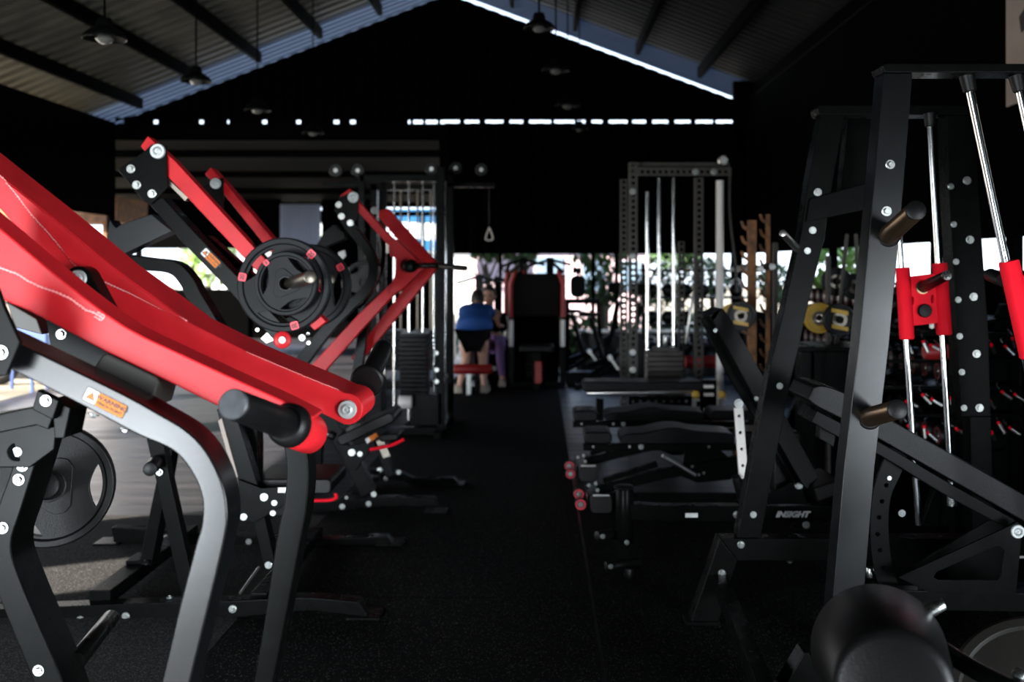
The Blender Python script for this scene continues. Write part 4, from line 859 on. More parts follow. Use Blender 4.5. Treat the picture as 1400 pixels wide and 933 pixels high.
part(J, 'rear_leg', M['black'], lambda b: box(b, P(1135, 0, Y).x, P(1150, 0, Y).x, Y, Y + .07, .08, .3), .004)
# ---------------- row of low adjustable benches
def bench(Y, x0, dx, label, s=1.0):
    """bench along X; x0 photo x of its left end at depth Y"""
    def q(x, z): return Vector((P(x0, 0, Y).x + x, Y, z))
    t = thing('adjustable_bench', label, 'bench', q(.5, 0), 'adjustable benches parked side by side')
    part(t, 'head_pad', M['vinyl'], lambda b: prism3(b, [q(x, z) + Vector((0, -.13, 0)) for x, z in rrect(.085, .435, .17, .075, .03)], (0, .26, 0)), .012)
    top = cat_rom([(.22, .44, 0), (.26, .462, 0), (.36, .468, 0), (.47, .492, 0), (.56, .498, 0), (.66, .48, 0), (.85, .468, 0), (.90, .455, 0)], 3)
    part(t, 'back_pad', M['vinyl'], lambda b: prism3(b, [q(p.x, p.y - .0) + Vector((0, -.14, 0)) for p in top] + [q(.9, .40) + Vector((0, -.14, 0)), q(.22, .40) + Vector((0, -.14, 0))], (0, .28, 0)), .012)
    part(t, 'seat_pad', M['vinyl'], lambda b: prism3(b, [q(x, z) + Vector((0, -.14, 0)) for x, z in rrect(1.12, .44, .36, .07, .03)], (0, .28, 0)), .012)
    f = part(t, 'pad_rail', M['black'], lambda b: box(b, q(0, 0).x, q(1.3, 0).x, Y - .05, Y + .01, .345, .385), .004)
    for x, r in ((.06, .008), (.28, .009), (.35, .017), (.76, .009)): bolt(f, 0, 0, 0, 0, p=q(x, .37) + Vector((0, -.052, 0)), r=r)
    part(t, 'main_beam', M['black'], lambda b: beam(b, [q(.08, .10), q(.5, .20), q(1.25, .33)], .06, .06), .004)
    part(t, 'main_beam', M['black'], lambda b: beam(b, [q(.12, .16) + Vector((0, -.02, 0)), q(.45, .26) + Vector((0, -.02, 0))], .05, .03), .004)
    part(t, 'adjuster_arc', M['black'], lambda b: prism3(b, [q(.62, .34), q(.84, .34), q(.98, .22), q(.9, .16), q(.7, .14), q(.6, .18)], (0, .02, 0)), .003)
    px = part(t, 'support_strut', M['steel'], lambda b: cyl(b, q(.48, .32) + Vector((0, -.06, 0)), q(.68, .2) + Vector((0, -.06, 0)), .012), 0)
    bolt(px, 0, 0, 0, 0, p=q(.48, .32) + Vector((0, -.08, 0)), r=.013)
    for x, z in ((.70, .20), (.73, .21), (.66, .25)): bolt(t, 0, 0, 0, 0, p=q(x, z) + Vector((0, -.05, 0)), r=.009)
    for yy in (-.14, .14):
        w = part(t, 'wheel', M['rubber'], lambda b: lathe(b, q(-.02, .045) + Vector((0, yy - .02, 0)), (0, 1, 0), [(0, .01), (0, .03), (.005, .034), (.035, .034), (.04, .03), (.04, .01)], 20), 0)
        part(w, 'rim', M['redring'], lambda b: lathe(b, q(-.02, .045) + Vector((0, yy - .022, 0)), (0, 1, 0), [(0, .022), (0, .031), (.003, .031), (.003, .022), (0, .022)], 20, cap=False), 0)
        bolt(w, 0, 0, 0, 0, p=q(-.02, .045) + Vector((0, yy - .022, 0)), r=.016)
    fo = part(t, 'front_foot', M['black'], lambda b: box(b, q(.02, 0).x, q(.09, 0).x, Y - .16, Y + .2, .02, .10), .006)
    part(fo, 'foot_cap', M['rubber'], lambda b: prism3(b, [q(x, z) + Vector((0, -.2, 0)) for x, z in rrect(.10, .055, .13, .11, .03)], (0, .05, 0)), .006)
    part(fo, 'grip', M['steel'], lambda b: prism3(b, [q(.05, .105) + Vector((0, -.21, 0)), q(.15, .105) + Vector((0, -.21, 0)), q(.15, .115) + Vector((0, -.21, 0)), q(.05, .115) + Vector((0, -.21, 0))], (0, .02, 0)), .002)
    for x, z in ((.03, .16), (.07, .17), (.08, .13)): bolt(fo, 0, 0, 0, 0, p=q(x, z) + Vector((0, -.16, 0)), r=.012)
    part(t, 'rear_foot', M['black'], lambda b: box(b, q(1.2, 0).x, q(1.27, 0).x, Y - .25, Y + .25, 0, .07), .006)
    part(t, 'rear_leg', M['black'], lambda b: box(b, q(1.2, 0).x, q(1.26, 0).x, Y - .03, Y + .03, .06, .35), .004)
    return t
bench(6.25, 797, 0, 'nearest low adjustable bench with red-ringed wheels, white strut rising before it')
bench(7.15, 783, 0, 'middle low adjustable bench with red-ringed wheels, behind the nearest one')
b3 = thing('flat_bench', 'flat black bench with a chrome bar and yellow knobs in front of the rack', 'bench', (.9, 8.1, 0))
Y = 8.1
part(b3, 'pad', M['vinyl'], lambda b: prism(b, rrect(880, 529, 166, 13, 4), Y - .14, Y + .14), .01)
px_cyl(b3, 'chrome_bar', M['steel'], (802, 538, Y - .16), (948, 536, Y - .16), 2.6)
for x in (951, 987): px_cyl(b3, 'knob', M['yellow'], (x, 540, Y - .22), (x, 540, Y - .16), 5.5, 5.5, 'yellow knob'); pr(b3, 'hook', M['steel'], [(x - 4, 546), (x + 6, 546), (x + 6, 549), (x + 1, 549), (x + 1, 557), (x - 4, 557)], Y - .18, Y - .14, .001)
for y in (527, 538, 559): pr(b3, 'latch', M['whitepost'], [(963, y), (976, y), (976, y + 4), (963, y + 4)], Y - .2, Y - .16, .001)
part(b3, 'frame', M['black'], lambda b: perf(b, 860, 549, 960, 549, 14, Y - .1, .06, .06, .012), .002)
part(b3, 'centre_column', M['black'], lambda b: prism(b, [(958, 520), (980, 520), (980, 590), (958, 590)], Y - .12, Y - .04), .003)
for x in (815, 960): part(b3, 'leg', M['black'], lambda b: box(b, P(x, 0, Y).x, P(x + 10, 0, Y).x, Y - .2, Y + .2, 0, .05), .003)
for x in (815, 960): part(b3, 'leg', M['black'], lambda b: box(b, P(x, 0, Y).x, P(x + 10, 0, Y).x, Y - .03, Y + .03, .05, .42), .003)
# ---------------- power rack with perforated posts
Rk = thing('power_rack', 'tall grey rack with rows of holes, chrome rods and weight stack', 'rack', (1.2, 9.0, 0))
def ppost(parent, x, y0, y1, w, Y, name='upright', nm='black', horizontal=False, x1=None):
    def f(b):
        if horizontal: perf(b, x, y0, x1, y0, w, Y, .004, .0508, .0165); perf(b, x, y0, x1, y0, w, Y + .05, .004, .0508, .0165)
        else:
            perf(b, x, y0, x, y1, w, Y, .004, .0508, .0165); perf(b, x, y0, x, y1, w, Y + S(w, Y), .004, .0508, .0165)
            for s in (-1, 1): c = P(x, y0, Y); e = P(x, y1, Y); h = S(w, Y) / 2 * s; box(b, c.x + h - .002, c.x + h + .002, Y + .004, Y + S(w, Y), e.z, c.z)
    return part(parent, name, M[nm], f, 0)
M['rackgrey'] = mat('grey_rack_paint', (.050, .046, .040), .45, spec=.2, noise=.2, nscale=8)
M['black_rack'] = M['rackgrey']
Y = 8.7
u1 = ppost(Rk, 866, 222, 606, 11.5, Y, nm='rackgrey'); ppost(Rk, 853, 245, 600, 9, 9.2, nm='rackgrey'); u2 = ppost(Rk, 956, 243, 606, 11.5, Y, nm='rackgrey')
ppost(Rk, 932, 330, 560, 8, 9.5, nm='rackgrey')
ppost(Rk, 866, 235, 0, 11, Y - .01, 'top_beam', 'rackgrey', True, 1000)
part(Rk, 'top_beam', M['rackgrey'], lambda b: prism(b, [(866, 222), (998, 222), (998, 229), (866, 229)], Y + .2, Y + .26), .003)
for x, y in ((951, 235), (976, 235)): bolt(Rk, x, y, Y - .012, 4.5)
for y in (262, 351, 482, 506): bolt(u1, 865, y, Y, 4.5)
part(Rk, 'pulley', M['steel'], lambda b: lathe(b, P(989, 219, Y), (0, 1, 0), [(0, .012), (0, .036), (.01, .045), (.02, .036), (.03, .045), (.04, .036), (.04, .012)], 20), 0)
wp = part(Rk, 'white_tube', M['whitepost'], lambda b: cyl(b, P(984, 247, Y + .05), P(984, 592, Y + .05), S(5.3, Y), n=20), 0, label='white painted tube')
px_tube(Rk, 'side_strut', M['rackgrey'], [(998, 228, Y + .1), (998, 290, Y + .1), (1004, 350, Y + .1), (1008, 400, Y + .1)], 1.7)
for x, t in ((885, 262), (901, 243), (921, 243)): part(Rk, 'guide_rod', M['chrome'], lambda b: cyl(b, P(x, t, Y + .15), P(x, 530, Y + .15), S(2.3, Y), n=12), 0)
for i in range(13):
    y = 481 + i * 7
    part(Rk, 'weight_slab', M['rackgrey'], lambda b: prism(b, [(885, y), (934, y), (934, y + 6), (885, y + 6)], Y + .02, Y + .28), .004)
pr(Rk, 'stack_head', M['rackgrey'], [(895, 476), (925, 476), (925, 481), (895, 481)], Y + .05, Y + .25, .002)
for x in (909, 911): px_cyl(Rk, 'selector', M['zinc'], (x, 458, Y), (x, 474, Y), 2)
px_cyl(Rk, 'lat_bar', M['steel'], (948, 402, 9.1), (938, 470, 9.1), 2)
part(Rk, 'pad_roller', M['redvinyl'], lambda b: cyl(b, P(937, 495, 9.2), P(978, 495, 9.2), S(8.5, 9.2), n=24), .005, label='dark red padded roller')
part(Rk, 'base_rail', M['rackgrey'], lambda b: (box(b, P(860, 0, Y).x, P(872, 0, Y).x, Y, Y + 1.0, 0, .07), box(b, P(950, 0, Y).x, P(962, 0, Y).x, Y, Y + 1.0, 0, .07), box(b, P(850, 0, Y).x, P(1000, 0, Y).x, Y + .9, Y + .97, 0, .07)), .003)
# ---------------- tan barbell holder with hooks
def hookpost(b, x, y0, y1, w, Y, sp, n, ybase):
    c = P(x, y0, Y); h = S(w, Y) / 2; box(b, c.x - h, c.x + h, Y, Y + .06, 0, c.z)
    for i in range(n):
        p = P(x - w / 2, ybase + i * sp, Y); prism3(b, [p + Vector((.01, .01, 0)), p + Vector((-.04, .01, .035)), p + Vector((-.055, .01, .085)), p + Vector((-.04, .01, .085)), p + Vector((-.025, .01, .05)), p + Vector((.01, .01, .03))], (0, .03, 0))
G = thing('barbell_holder', 'tan upright bar holder with two posts of upturned hooks right of the rack', 'rack', P(1040, 560, 7.6))
part(G, 'hook_post', M['rust'], lambda b: hookpost(b, 1029, 301, 0, 11, 7.6, 20.5, 11, 318), .003)
part(G, 'hook_post', M['rust'], lambda b: hookpost(b, 1051, 293, 0, 4.5, 7.9, 20.5, 11, 308), .003)
part(G, 'disc_peg', M['black'], lambda b: (cyl(b, P(1013, 432, 7.12), P(1013, 432, 7.6), .018, n=10), cyl(b, P(1002, 434, 7.6), P(1002, 434, 8.0), .018, n=10), prism(b, [(1000, 430), (1029, 430), (1029, 436), (1000, 436)], 7.6, 7.64)), .002)
part(G, 'base', M['rust'], lambda b: box(b, P(1018, 0, 7.6).x, P(1060, 0, 7.6).x, 7.4, 8.1, 0, .06), .004)
part(G, 'pole', M['rackgrey'], lambda b: box(b, P(1058, 0, 8).x, P(1064, 0, 8).x, 8, 8.06, 0, 1.65), .003)
def barbell(a, c, label, grp=None, m='steel'):
    t = thing('barbell', label, 'barbell', a, grp); a = Vector(a); c = Vector(c); d = (c - a).normalized(); L = (c - a).length
    part(t, 'bar', M[m], lambda b: cyl(b, a, c, .014, n=12), 0)
    for s, o in ((1, a), (-1, c)): part(t, 'bar_end', M['zinc'], lambda b: lathe(b, o, d * s, [(0, .022), (.004, .025), (.28 if L > 1 else .1, .025), (.29 if L > 1 else .105, .03)], 16), 0)
    return t
barbell(P(1040, 368, 7.5), P(1040, 368, 7.5) + Vector((.10, 1.6, .0)), 'barbell with shining end lying on the tan bar holder at eye height', 'barbells on the tan holder')
barbell(P(1056, 365, 7.5), P(1056, 365, 7.5) + Vector((.10, 1.6, .0)), 'barbell beside the eye-height one on the tan bar holder, a little to the right', 'barbells on the tan holder')
# ---------------- colour discs on a low rack
def bumper(c, d, R, t, label, m, grp, stripe=None):
    c = Vector(c); root = thing('bumper_plate', label, 'weight plate', c, grp); d = Vector(d).normalized()
    part(root, 'disc', m, lambda b: lathe(b, c - d * t / 2, d, [(0, .026), (0, R * .38), (t * .12, R * .42), (t * .12, R * .78), (0, R * .82), (0, R * .96), (t * .12, R), (t * .88, R), (t, R * .96), (t, R * .82), (t * .88, R * .78), (t * .88, R * .42), (t, R * .38), (t, .026), (0, .026)], 40, cap=False), 0)
    part(root, 'hub_ring', M['horn'], lambda b: lathe(b, c - d * t * .52, d, [(0, .024), (0, .045), (t * 1.04, .045), (t * 1.04, .024), (0, .024)], 24, cap=False), 0)
    if stripe:
        s, u = frame_of(d)
        for v in (-.55, .55):
            part(root, 'stripe', stripe, lambda b: prism3(b, [c + d * t * .5 + (s * x + u * (v * R * .9 + .2 * x + y)) for x, y in ((-R * .5, -.012), (R * .5, -.012), (R * .5, .012), (-R * .5, .012))], d * .004), 0)
    return root
gr = 'discs on the rack behind the barbell frame'
bumper(P(1120, 435, 6.4), (-.15, -1, 0), S(21, 6.4), .06, 'mustard yellow disc seen between the two uprights of the barbell frame', M['yellow'], gr)
bumper(P(1147, 437, 6.25), (-.1, -1, 0), S(22, 6.25), .06, 'black disc with yellow stripes beside the mustard one', M['rubber'], gr, M['yellow'])
bumper(P(1013, 432, 7.2), (-.2, -1, 0), S(20, 7.2), .06, 'black disc with yellow marks behind the tan hooks', M['rubber'], gr, M['yellow'])
bumper(P(1002, 434, 7.9), (-.2, -1, 0), S(19, 7.9), .05, 'yellow disc mostly hidden behind the tall sloping pad', M['yellow'], gr)
pk = thing('plate_rack', 'dark plate storage rack behind the barbell frame', 'rack', P(1130, 560, 6.5))
for x in (1128, 1175): part(pk, 'post', M['rackgrey'], lambda b: box(b, P(x, 0, 6.5).x, P(x + 5, 0, 6.5).x, 6.45, 6.5, 0, P(0, 350, 6.5).z), .003)
part(pk, 'shelf', M['black'], lambda b: prism(b, [(1090, 475), (1195, 475), (1195, 481), (1090, 481)], 6.3, 6.8), .004)
part(pk, 'front_panel', M['black'], lambda b: prism(b, [(1095, 481), (1190, 481), (1190, 570), (1095, 570)], 6.35, 6.38), .004)
for x in (1100, 1186): part(pk, 'leg', M['black'], lambda b: box(b, P(x, 0, 6.5).x, P(x + 5, 0, 6.5).x, 6.35, 6.75, 0, .97), .003)
part(pk, 'disc_bar', M['black'], lambda b: (prism(b, [(1126, 386), (1250, 386), (1250, 390), (1126, 390)], 6.72, 6.75), prism(b, [(1110, 434), (1180, 434), (1180, 438), (1110, 438)], 6.44, 6.5), [cyl(b, P(x, y, Yb), P(x, y, Yb + .5), .02, n=10) for x, y, Yb in ((1120, 435, 6.3), (1147, 437, 6.15), (1143, 385, 6.6), (1168, 392, 6.6), (1238, 400, 6.6))]), .002)
part(pk, 'strut', M['rackgrey'], lambda b: (cyl(b, P(1142, 480, 6.6), P(1158, 320, 6.6), .012), cyl(b, P(1178, 470, 6.6), P(1170, 320, 6.6), .012)), 0)
for i, (x, y, r, mm) in enumerate(((1143, 385, 20, 'rubber'), (1168, 392, 18, 'rubber'), (1238, 400, 16, 'rubber'))):
    bumper(P(x, y, 6.7), (-.1, -1, 0), S(r, 6.7), .05, ['round black disc above the striped one', 'black disc right above the striped one, nearer the front upright', 'black disc glimpsed left of the red carriage'][i], M[mm], gr)
# ---------------- dumbbell rack along the right wall
DR = thing('dumbbell_rack', 'three-tier dark rack of dumbbells along the right wall', 'rack', (2.35, 7.2, 0))
for z in (.35, .72, 1.08):
    part(DR, 'shelf', M['black'], lambda b: prism3(b, [(2.2, 5.75, z), (2.62, 5.75, z + .08), (2.62, 5.75, z + .1), (2.2, 5.75, z + .02)], (0, 3.3, 0)), .004)
for y in (5.75, 7.4, 9.0): part(DR, 'post', M['black'], lambda b: prism3(b, [(2.14, y, 0), (2.7, y, 0), (2.7, y, 1.25), (2.6, y, 1.25)], (0, .06, 0)), .004)
def dumbbell(c, label):
    c = Vector(c); t = thing('dumbbell', label, 'dumbbell', c, 'dumbbells on the wall rack')
    part(t, 'handle', M['chrome'], lambda b: cyl(b, c - Vector((.09, 0, 0)), c + Vector((.09, 0, 0)), .016, n=12), 0)
    for s in (-1, 1):
        h = part(t, 'head', M['rubber'], lambda b: lathe(b, c + Vector((s * .06, 0, 0)), (s, 0, 0), [(0, .03), (0, .055), (.01, .062), (.06, .062), (.07, .055), (.07, .02)], 20), 0)
        part(h, 'end_ring', M['darkring'], lambda b: lathe(b, c + Vector((s * .13, 0, 0)), (s, 0, 0), [(0, .036), (0, .048), (.002, .048), (.002, .036), (0, .036)], 20, cap=False), 0)
        part(h, 'end_disc', M['zinc'], lambda b: lathe(b, c + Vector((s * .13, 0, 0)), (s, 0, 0), [(0, .001), (.0, .024), (.003, .022), (.004, .001)], 16), 0)
    return t
dbs = {}
tiers = {0: 'bottom', 1: 'middle', 2: 'top'}
d0 = None
for k, z in enumerate((.35, .72, 1.08)):
    for i in range(16):
        c = (2.42, 5.9 + i * .195, z + .04 + .10)
        lb = 'round-headed dumbbell with red rings in the %s tier of the wall rack' % tiers[k]
        g = 'dumbbells in the %s tier' % tiers[k]
        if d0 is None: d0 = dumbbell(c, lb); d0['group'] = g
        else: dup(d0, c, 0, lb, g)
# wall rack of hanging handles (glints behind the guide rods)
HR = thing('accessory_rack', 'dark pegboard rack hung with red-tipped cable handles behind the chrome rods', 'rack', P(1290, 560, 5.6))
YH = 5.6
part(HR, 'frame', M['black'], lambda b: [prism(b, [(1195, y), (1400, y), (1400, y + 5), (1195, y + 5)], YH, YH + .03) for y in (455, 492, 528, 566)] + [prism(b, [(x, 400), (x + 5, 400), (x + 5, 734), (x, 734)], YH, YH + .03) for x in (1198, 1300, 1395)], .003)
random.seed(11); h0 = None
for i in range(30):
    x = 1245 + (i % 10) * 16 + random.uniform(-6, 6); y = (468, 540, 585)[i // 10] + random.uniform(-5, 9)
    p = P(x, y, YH - .02)
    lb = 'short metal cable handle with red tip hanging in the %s row of the dark pegboard' % ('upper', 'middle', 'lower')[i // 10]
    g = 'cable handles in the %s pegboard row' % ('upper', 'middle', 'lower')[i // 10]
    if h0 is None:
        h0 = thing('pulldown_attachment', lb, 'cable attachment', p, g); h0['group'] = g
        part(h0, 'grip', M['steel'], lambda b: cyl(b, p + Vector((.012, 0, -.05)), p + Vector((-.012, 0, 0)), .009, n=10), 0)
        part(h0, 'tip', M['redbright'], lambda b: cyl(b, p + Vector((-.012, 0, 0)), p + Vector((-.016, 0, .015)), .0085, n=10), 0)
        part(h0, 'hook', M['zinc'], lambda b: tube(b, [p + Vector((-.02, 0, .03)), p + Vector((-.026, .01, .05)), p + Vector((-.015, .03, .055))], .003, 6), 0)
    else: dup(h0, p, 0, lb, g).rotation_euler = (random.uniform(-.3, .3), random.uniform(-.7, .5), random.uniform(-.8, .8))
ro = thing('foam_roller', 'dark red roller lying on the pegboard rack behind the chrome rods', 'foam roller', P(1275, 494, 5.5))
rb = finish((lambda b: (lathe(b, P(1263, 481, 5.615), (1, 0, 0), [(0, .03), (0, .035), (.02, .045), (.12, .045), (.14, .035), (.14, .03)], 20), b)[1])(B()), 'padding', M['redvinyl'], ro, 0)
# ================================================================ FAR END: people and machines
def skin_body(name, parent, nodes, edges, m, sub=2):
    bm = B(); vs = [bm.verts.new(p) for p, r in nodes]
    for a, c in edges: bm.edges.new((vs[a], vs[c]))
    off = OFF[parent.name]; bmesh.ops.translate(bm, verts=bm.verts, vec=-off)
    me = bpy.data.meshes.new(name); bm.to_mesh(me); bm.free(); o = bpy.data.objects.new(name, me); COL.objects.link(o); o.parent = parent; OFF[o.name] = off
    me.materials.append(m); s = o.modifiers.new('skin', 'SKIN'); s.use_smooth_shade = True
    for v, (p, r) in zip(me.skin_vertices[0].data, nodes): v.radius = r if isinstance(r, tuple) else (r, r)
    me.skin_vertices[0].data[0].use_root = True
    o.modifiers.new('sub', 'SUBSURF').levels = sub; o.modifiers['sub'].render_levels = sub; return o
def chain(nodes, edges, start, pts):
    prev = start
    for p, r in pts:
        nodes.append((Vector(p), r)); i = len(nodes) - 1
        if prev is not None: edges.append((prev, i))
        prev = i
    return prev
def head(parent, c, s, fwd, hairlong=False):
    c = Vector(c); f = Vector(fwd).normalized(); sd, up = frame_of(f)
    def W(x, y, z): return c + sd * x * s + f * y * s + up * z * s
    bm = B()
    bmesh.ops.create_uvsphere(bm, u_segments=24, v_segments=16, radius=1)
    for v in bm.verts:
        x, y, z = v.co; k = 1 - .22 * max(0, -z); v.co = W(x * .075 * k, y * .095 * (1 - .1 * max(0, -z)) + (.012 if z < -.3 and y > 0 else 0), z * .115)
    bmesh.ops.create_cone(bm, segments=8, radius1=.012 * s, radius2=.004 * s, depth=.03 * s, cap_ends=True, matrix=Matrix.Translation(W(0, .1, -.01)))
    for sx in (-1, 1): bmesh.ops.create_uvsphere(bm, u_segments=8, v_segments=6, radius=.018 * s, matrix=Matrix.Translation(W(.076 * sx, 0, -.01)))
    h = finish(bm, 'head', M['skin'], parent, 0, smooth=90)
    part(h, 'eyes', M['hair'], lambda b: [bmesh.ops.create_uvsphere(b, u_segments=8, v_segments=6, radius=.011 * s, matrix=Matrix.Translation(W(.03 * sx, .088, .012))) for sx in (-1, 1)], 0)
    part(h, 'mouth', mat('lips', (.35, .09, .08), .5), lambda b: tube(b, [W(-.022, .086, -.055), W(0, .094, -.057), W(.022, .086, -.055)], .005 * s, 6), 0)
    def hr(b):
        bmesh.ops.create_uvsphere(b, u_segments=24, v_segments=16, radius=1)
        for v in b.verts:
            x, y, z = v.co; q = W(x * .086, y * .104 - .014, z * .122 + .016)
            if y > .45 and z < .55: q = W(x * .07, y * .07 - .01, z * .1)
            v.co = q
    part(parent, 'hair', M['hair'], hr, 0, smooth=90)
    if hairlong: part(parent, 'ponytail', M['hair'], lambda b: tube(b, [W(0, -.09, .05), W(.0, -.15, .02), W(.02, -.15, -.08), W(.03, -.12, -.17)], .03 * s, 10, [.6, 1.1, 1, .3]), 0, smooth=90)
# trainee leaning forward over the red bench, back to the camera
Y = 11.9
T = thing('person', 'person in blue top and black shorts bent forward, back to the viewer', 'person', (-.78, Y, 0))
hx = P(648, 0, Y).x
def q(x, dy, y): return Vector((P(x, 0, Y).x, Y + dy, EYE - (y - VY) * (Y) / FPX))
nodes = [(Vector((hx, Y, .70)), (.13, .10))]; edges = []
ch = chain(nodes, edges, 0, [((hx, Y + .14, .80), (.125, .10)), ((hx, Y + .30, .90), (.13, .10)), ((hx, Y + .42, .96), (.11, .09)), ((hx + .0, Y + .52, 1.00), .05), ((hx, Y + .60, 1.02), .05)])
for s, kx, ax in ((-1, 637, 629), (1, 660, 662)):
    x1 = hx + s * .10; kn = P(kx, 0, Y).x; an = P(ax, 0, Y).x
    chain(nodes, edges, 0, [((x1, Y - .0, .62), .092), (((x1 + kn) / 2, Y + .02, .5), .078), ((kn, Y + .04, .38), .055), (((kn + an) / 2, Y + .0, .26), .052), ((an, Y - .06, .1), .032), ((an + s * .01, Y - .0, .05), .035), ((an + s * .02, Y + .08, .035), .028)])
    a = chain(nodes, edges, 3, [((hx + s * .13, Y + .43, .92), .05), ((hx + s * .14, Y + .56, .80), .038), ((hx + s * .13, Y + .68, .72), .028), ((hx + s * .14, Y + .74, .72), .03)])
    for f in range(4): chain(nodes, edges, a, [((hx + s * (.11 + .018 * f), Y + .80, .725), .009), ((hx + s * (.11 + .018 * f), Y + .83, .70), .008)])
    chain(nodes, edges, a, [((hx + s * .10, Y + .75, .70), .009)])
skin_body('body', T, nodes, edges, M['skin'])
# top and shorts follow the body, a little larger
n2 = [(Vector((hx, Y - .06, .71)), (.27, .18))]; e2 = []
chain(n2, e2, 0, [((hx, Y + .12, .80), (.23, .155)), ((hx, Y + .30, .90), (.19, .13)), ((hx, Y + .43, .96), (.14, .10)), ((hx, Y + .49, .985), (.07, .06))])
for s in (-1, 1): chain(n2, e2, 3, [((hx + s * .17, Y + .42, .93), .062), ((hx + s * .17, Y + .52, .86), .055)])
skin_body('shirt', T, n2, e2, M['blue'])
n3 = [(Vector((hx, Y + .0, .68)), (.185, .15))]; e3 = []
for s in (-1, 1): chain(n3, e3, 0, [((hx + s * .10, Y, .63), .12), ((hx + s * .105, Y + .005, .585), .115)])
skin_body('shorts', T, n3, e3, M['darkcloth'])
head(T, (hx, Y + .68, 1.05), 1.0, (0, .8, -.5), False)
for s, ax in ((-1, 628), (1, 662)):
    x = P(ax, 0, Y).x
    part(T, 'shoe', M['shoe'], lambda b: (prism3(b, [(x - .05, Y - .13, 0), (x + .05, Y - .13, 0), (x + .045, Y - .13, .07), (x - .045, Y - .13, .09)], (s * .02, .26, .0))), .02, segs=3)
# trainer, half sitting, palm raised
Y2 = 12.9
W_ = thing('person', 'person in black top and purple leggings facing the viewer with one palm raised', 'person', (-.63, Y2, 0))
tx = P(669, 0, Y2).x
nodes = [(Vector((tx + .04, Y2 + .1, .50)), (.14, .11))]; edges = []
chain(nodes, edges, 0, [((tx + .03, Y2 + .08, .62), (.11, .085)), ((tx + .01, Y2 + .03, .78), (.12, .09)), ((tx, Y2, .88), (.11, .08)), ((tx, Y2 - .01, .93), .045), ((tx, Y2 - .02, 1.0), .045)])
for s in (-1, 1):
    chain(nodes, edges, 0, [((tx + .04 + s * .09, Y2, .49), .085), ((tx + .05 + s * .10, Y2 - .36, .47), .058), ((tx + .06 + s * .10, Y2 - .36, .28), .05), ((tx + .07 + s * .11, Y2 - .34, .08), .033), ((tx + .07 + s * .11, Y2 - .42, .035), .035), ((tx + .07 + s * .12, Y2 - .52, .03), .028)])
hp_ = P(680, 434, Y2 - .35)
a = chain(nodes, edges, 3, [((tx + .16, Y2 - .02, .84), .047), ((tx + .20, Y2 - .12, .68), .036), ((hp_.x + .01, Y2 - .33, hp_.z - .09), .025), ((hp_.x, Y2 - .35, hp_.z - .03), (.034, .02))])
for f in range(4): chain(nodes, edges, a, [((hp_.x - .03 + .022 * f, Y2 - .36, hp_.z + .03), .0105), ((hp_.x - .038 + .028 * f, Y2 - .36, hp_.z + (.07 if 0 < f < 3 else .055)), .009)])
chain(nodes, edges, a, [((hp_.x - .05, Y2 - .36, hp_.z - .005), .011), ((hp_.x - .07, Y2 - .36, hp_.z + .02), .009)])
a = chain(nodes, edges, 3, [((tx - .16, Y2 - .02, .84), .047), ((tx - .19, Y2 - .12, .68), .036), ((tx - .12, Y2 - .3, .60), .026), ((tx - .10, Y2 - .35, .59), .03)])
for f in range(4): chain(nodes, edges, a, [((tx - .12 + .018 * f, Y2 - .41, .59), .009), ((tx - .12 + .018 * f, Y2 - .44, .57), .008)])
chain(nodes, edges, a, [((tx - .06, Y2 - .37, .60), .009)])
skin_body('body', W_, nodes, edges, M['skin'])
n2 = [(Vector((tx + .035, Y2 + .09, .58)), (.135, .11))]; e2 = []
chain(n2, e2, 0, [((tx + .01, Y2 + .03, .78), (.135, .105)), ((tx, Y2, .875), (.122, .092)), ((tx, Y2, .905), (.07, .06))])
for s, ex in ((1, (hp_.x + .012, Y2 - .30, hp_.z - .12)), (-1, (tx - .13, Y2 - .27, .61))): chain(n2, e2, 2, [((tx + s * .16, Y2 - .02, .84), .058), ((tx + s * .20, Y2 - .12, .68), .046), (ex, .034)])
skin_body('top', W_, n2, e2, M['darkcloth'])
n3 = [(Vector((tx + .04, Y2 + .1, .50)), (.15, .12))]; e3 = []
for s in (-1, 1): chain(n3, e3, 0, [((tx + .04 + s * .09, Y2, .49), .094), ((tx + .05 + s * .10, Y2 - .36, .47), .066), ((tx + .06 + s * .10, Y2 - .36, .28), .057), ((tx + .07 + s * .11, Y2 - .34, .10), .04)])
skin_body('leggings', W_, n3, e3, M['purple'])
head(W_, (tx, Y2 - .04, 1.095), 1.0, (-.15, -1, -.08), True)
for s in (-1, 1): part(W_, 'shoe', M['shoe'], lambda b: prism3(b, [(tx + .02 + s * .11, Y2 - .27, 0), (tx + .12 + s * .11, Y2 - .27, 0), (tx + .11 + s * .11, Y2 - .27, .08), (tx + .03 + s * .11, Y2 - .27, .08)], (0, -.27, -.0)), .02, segs=3)
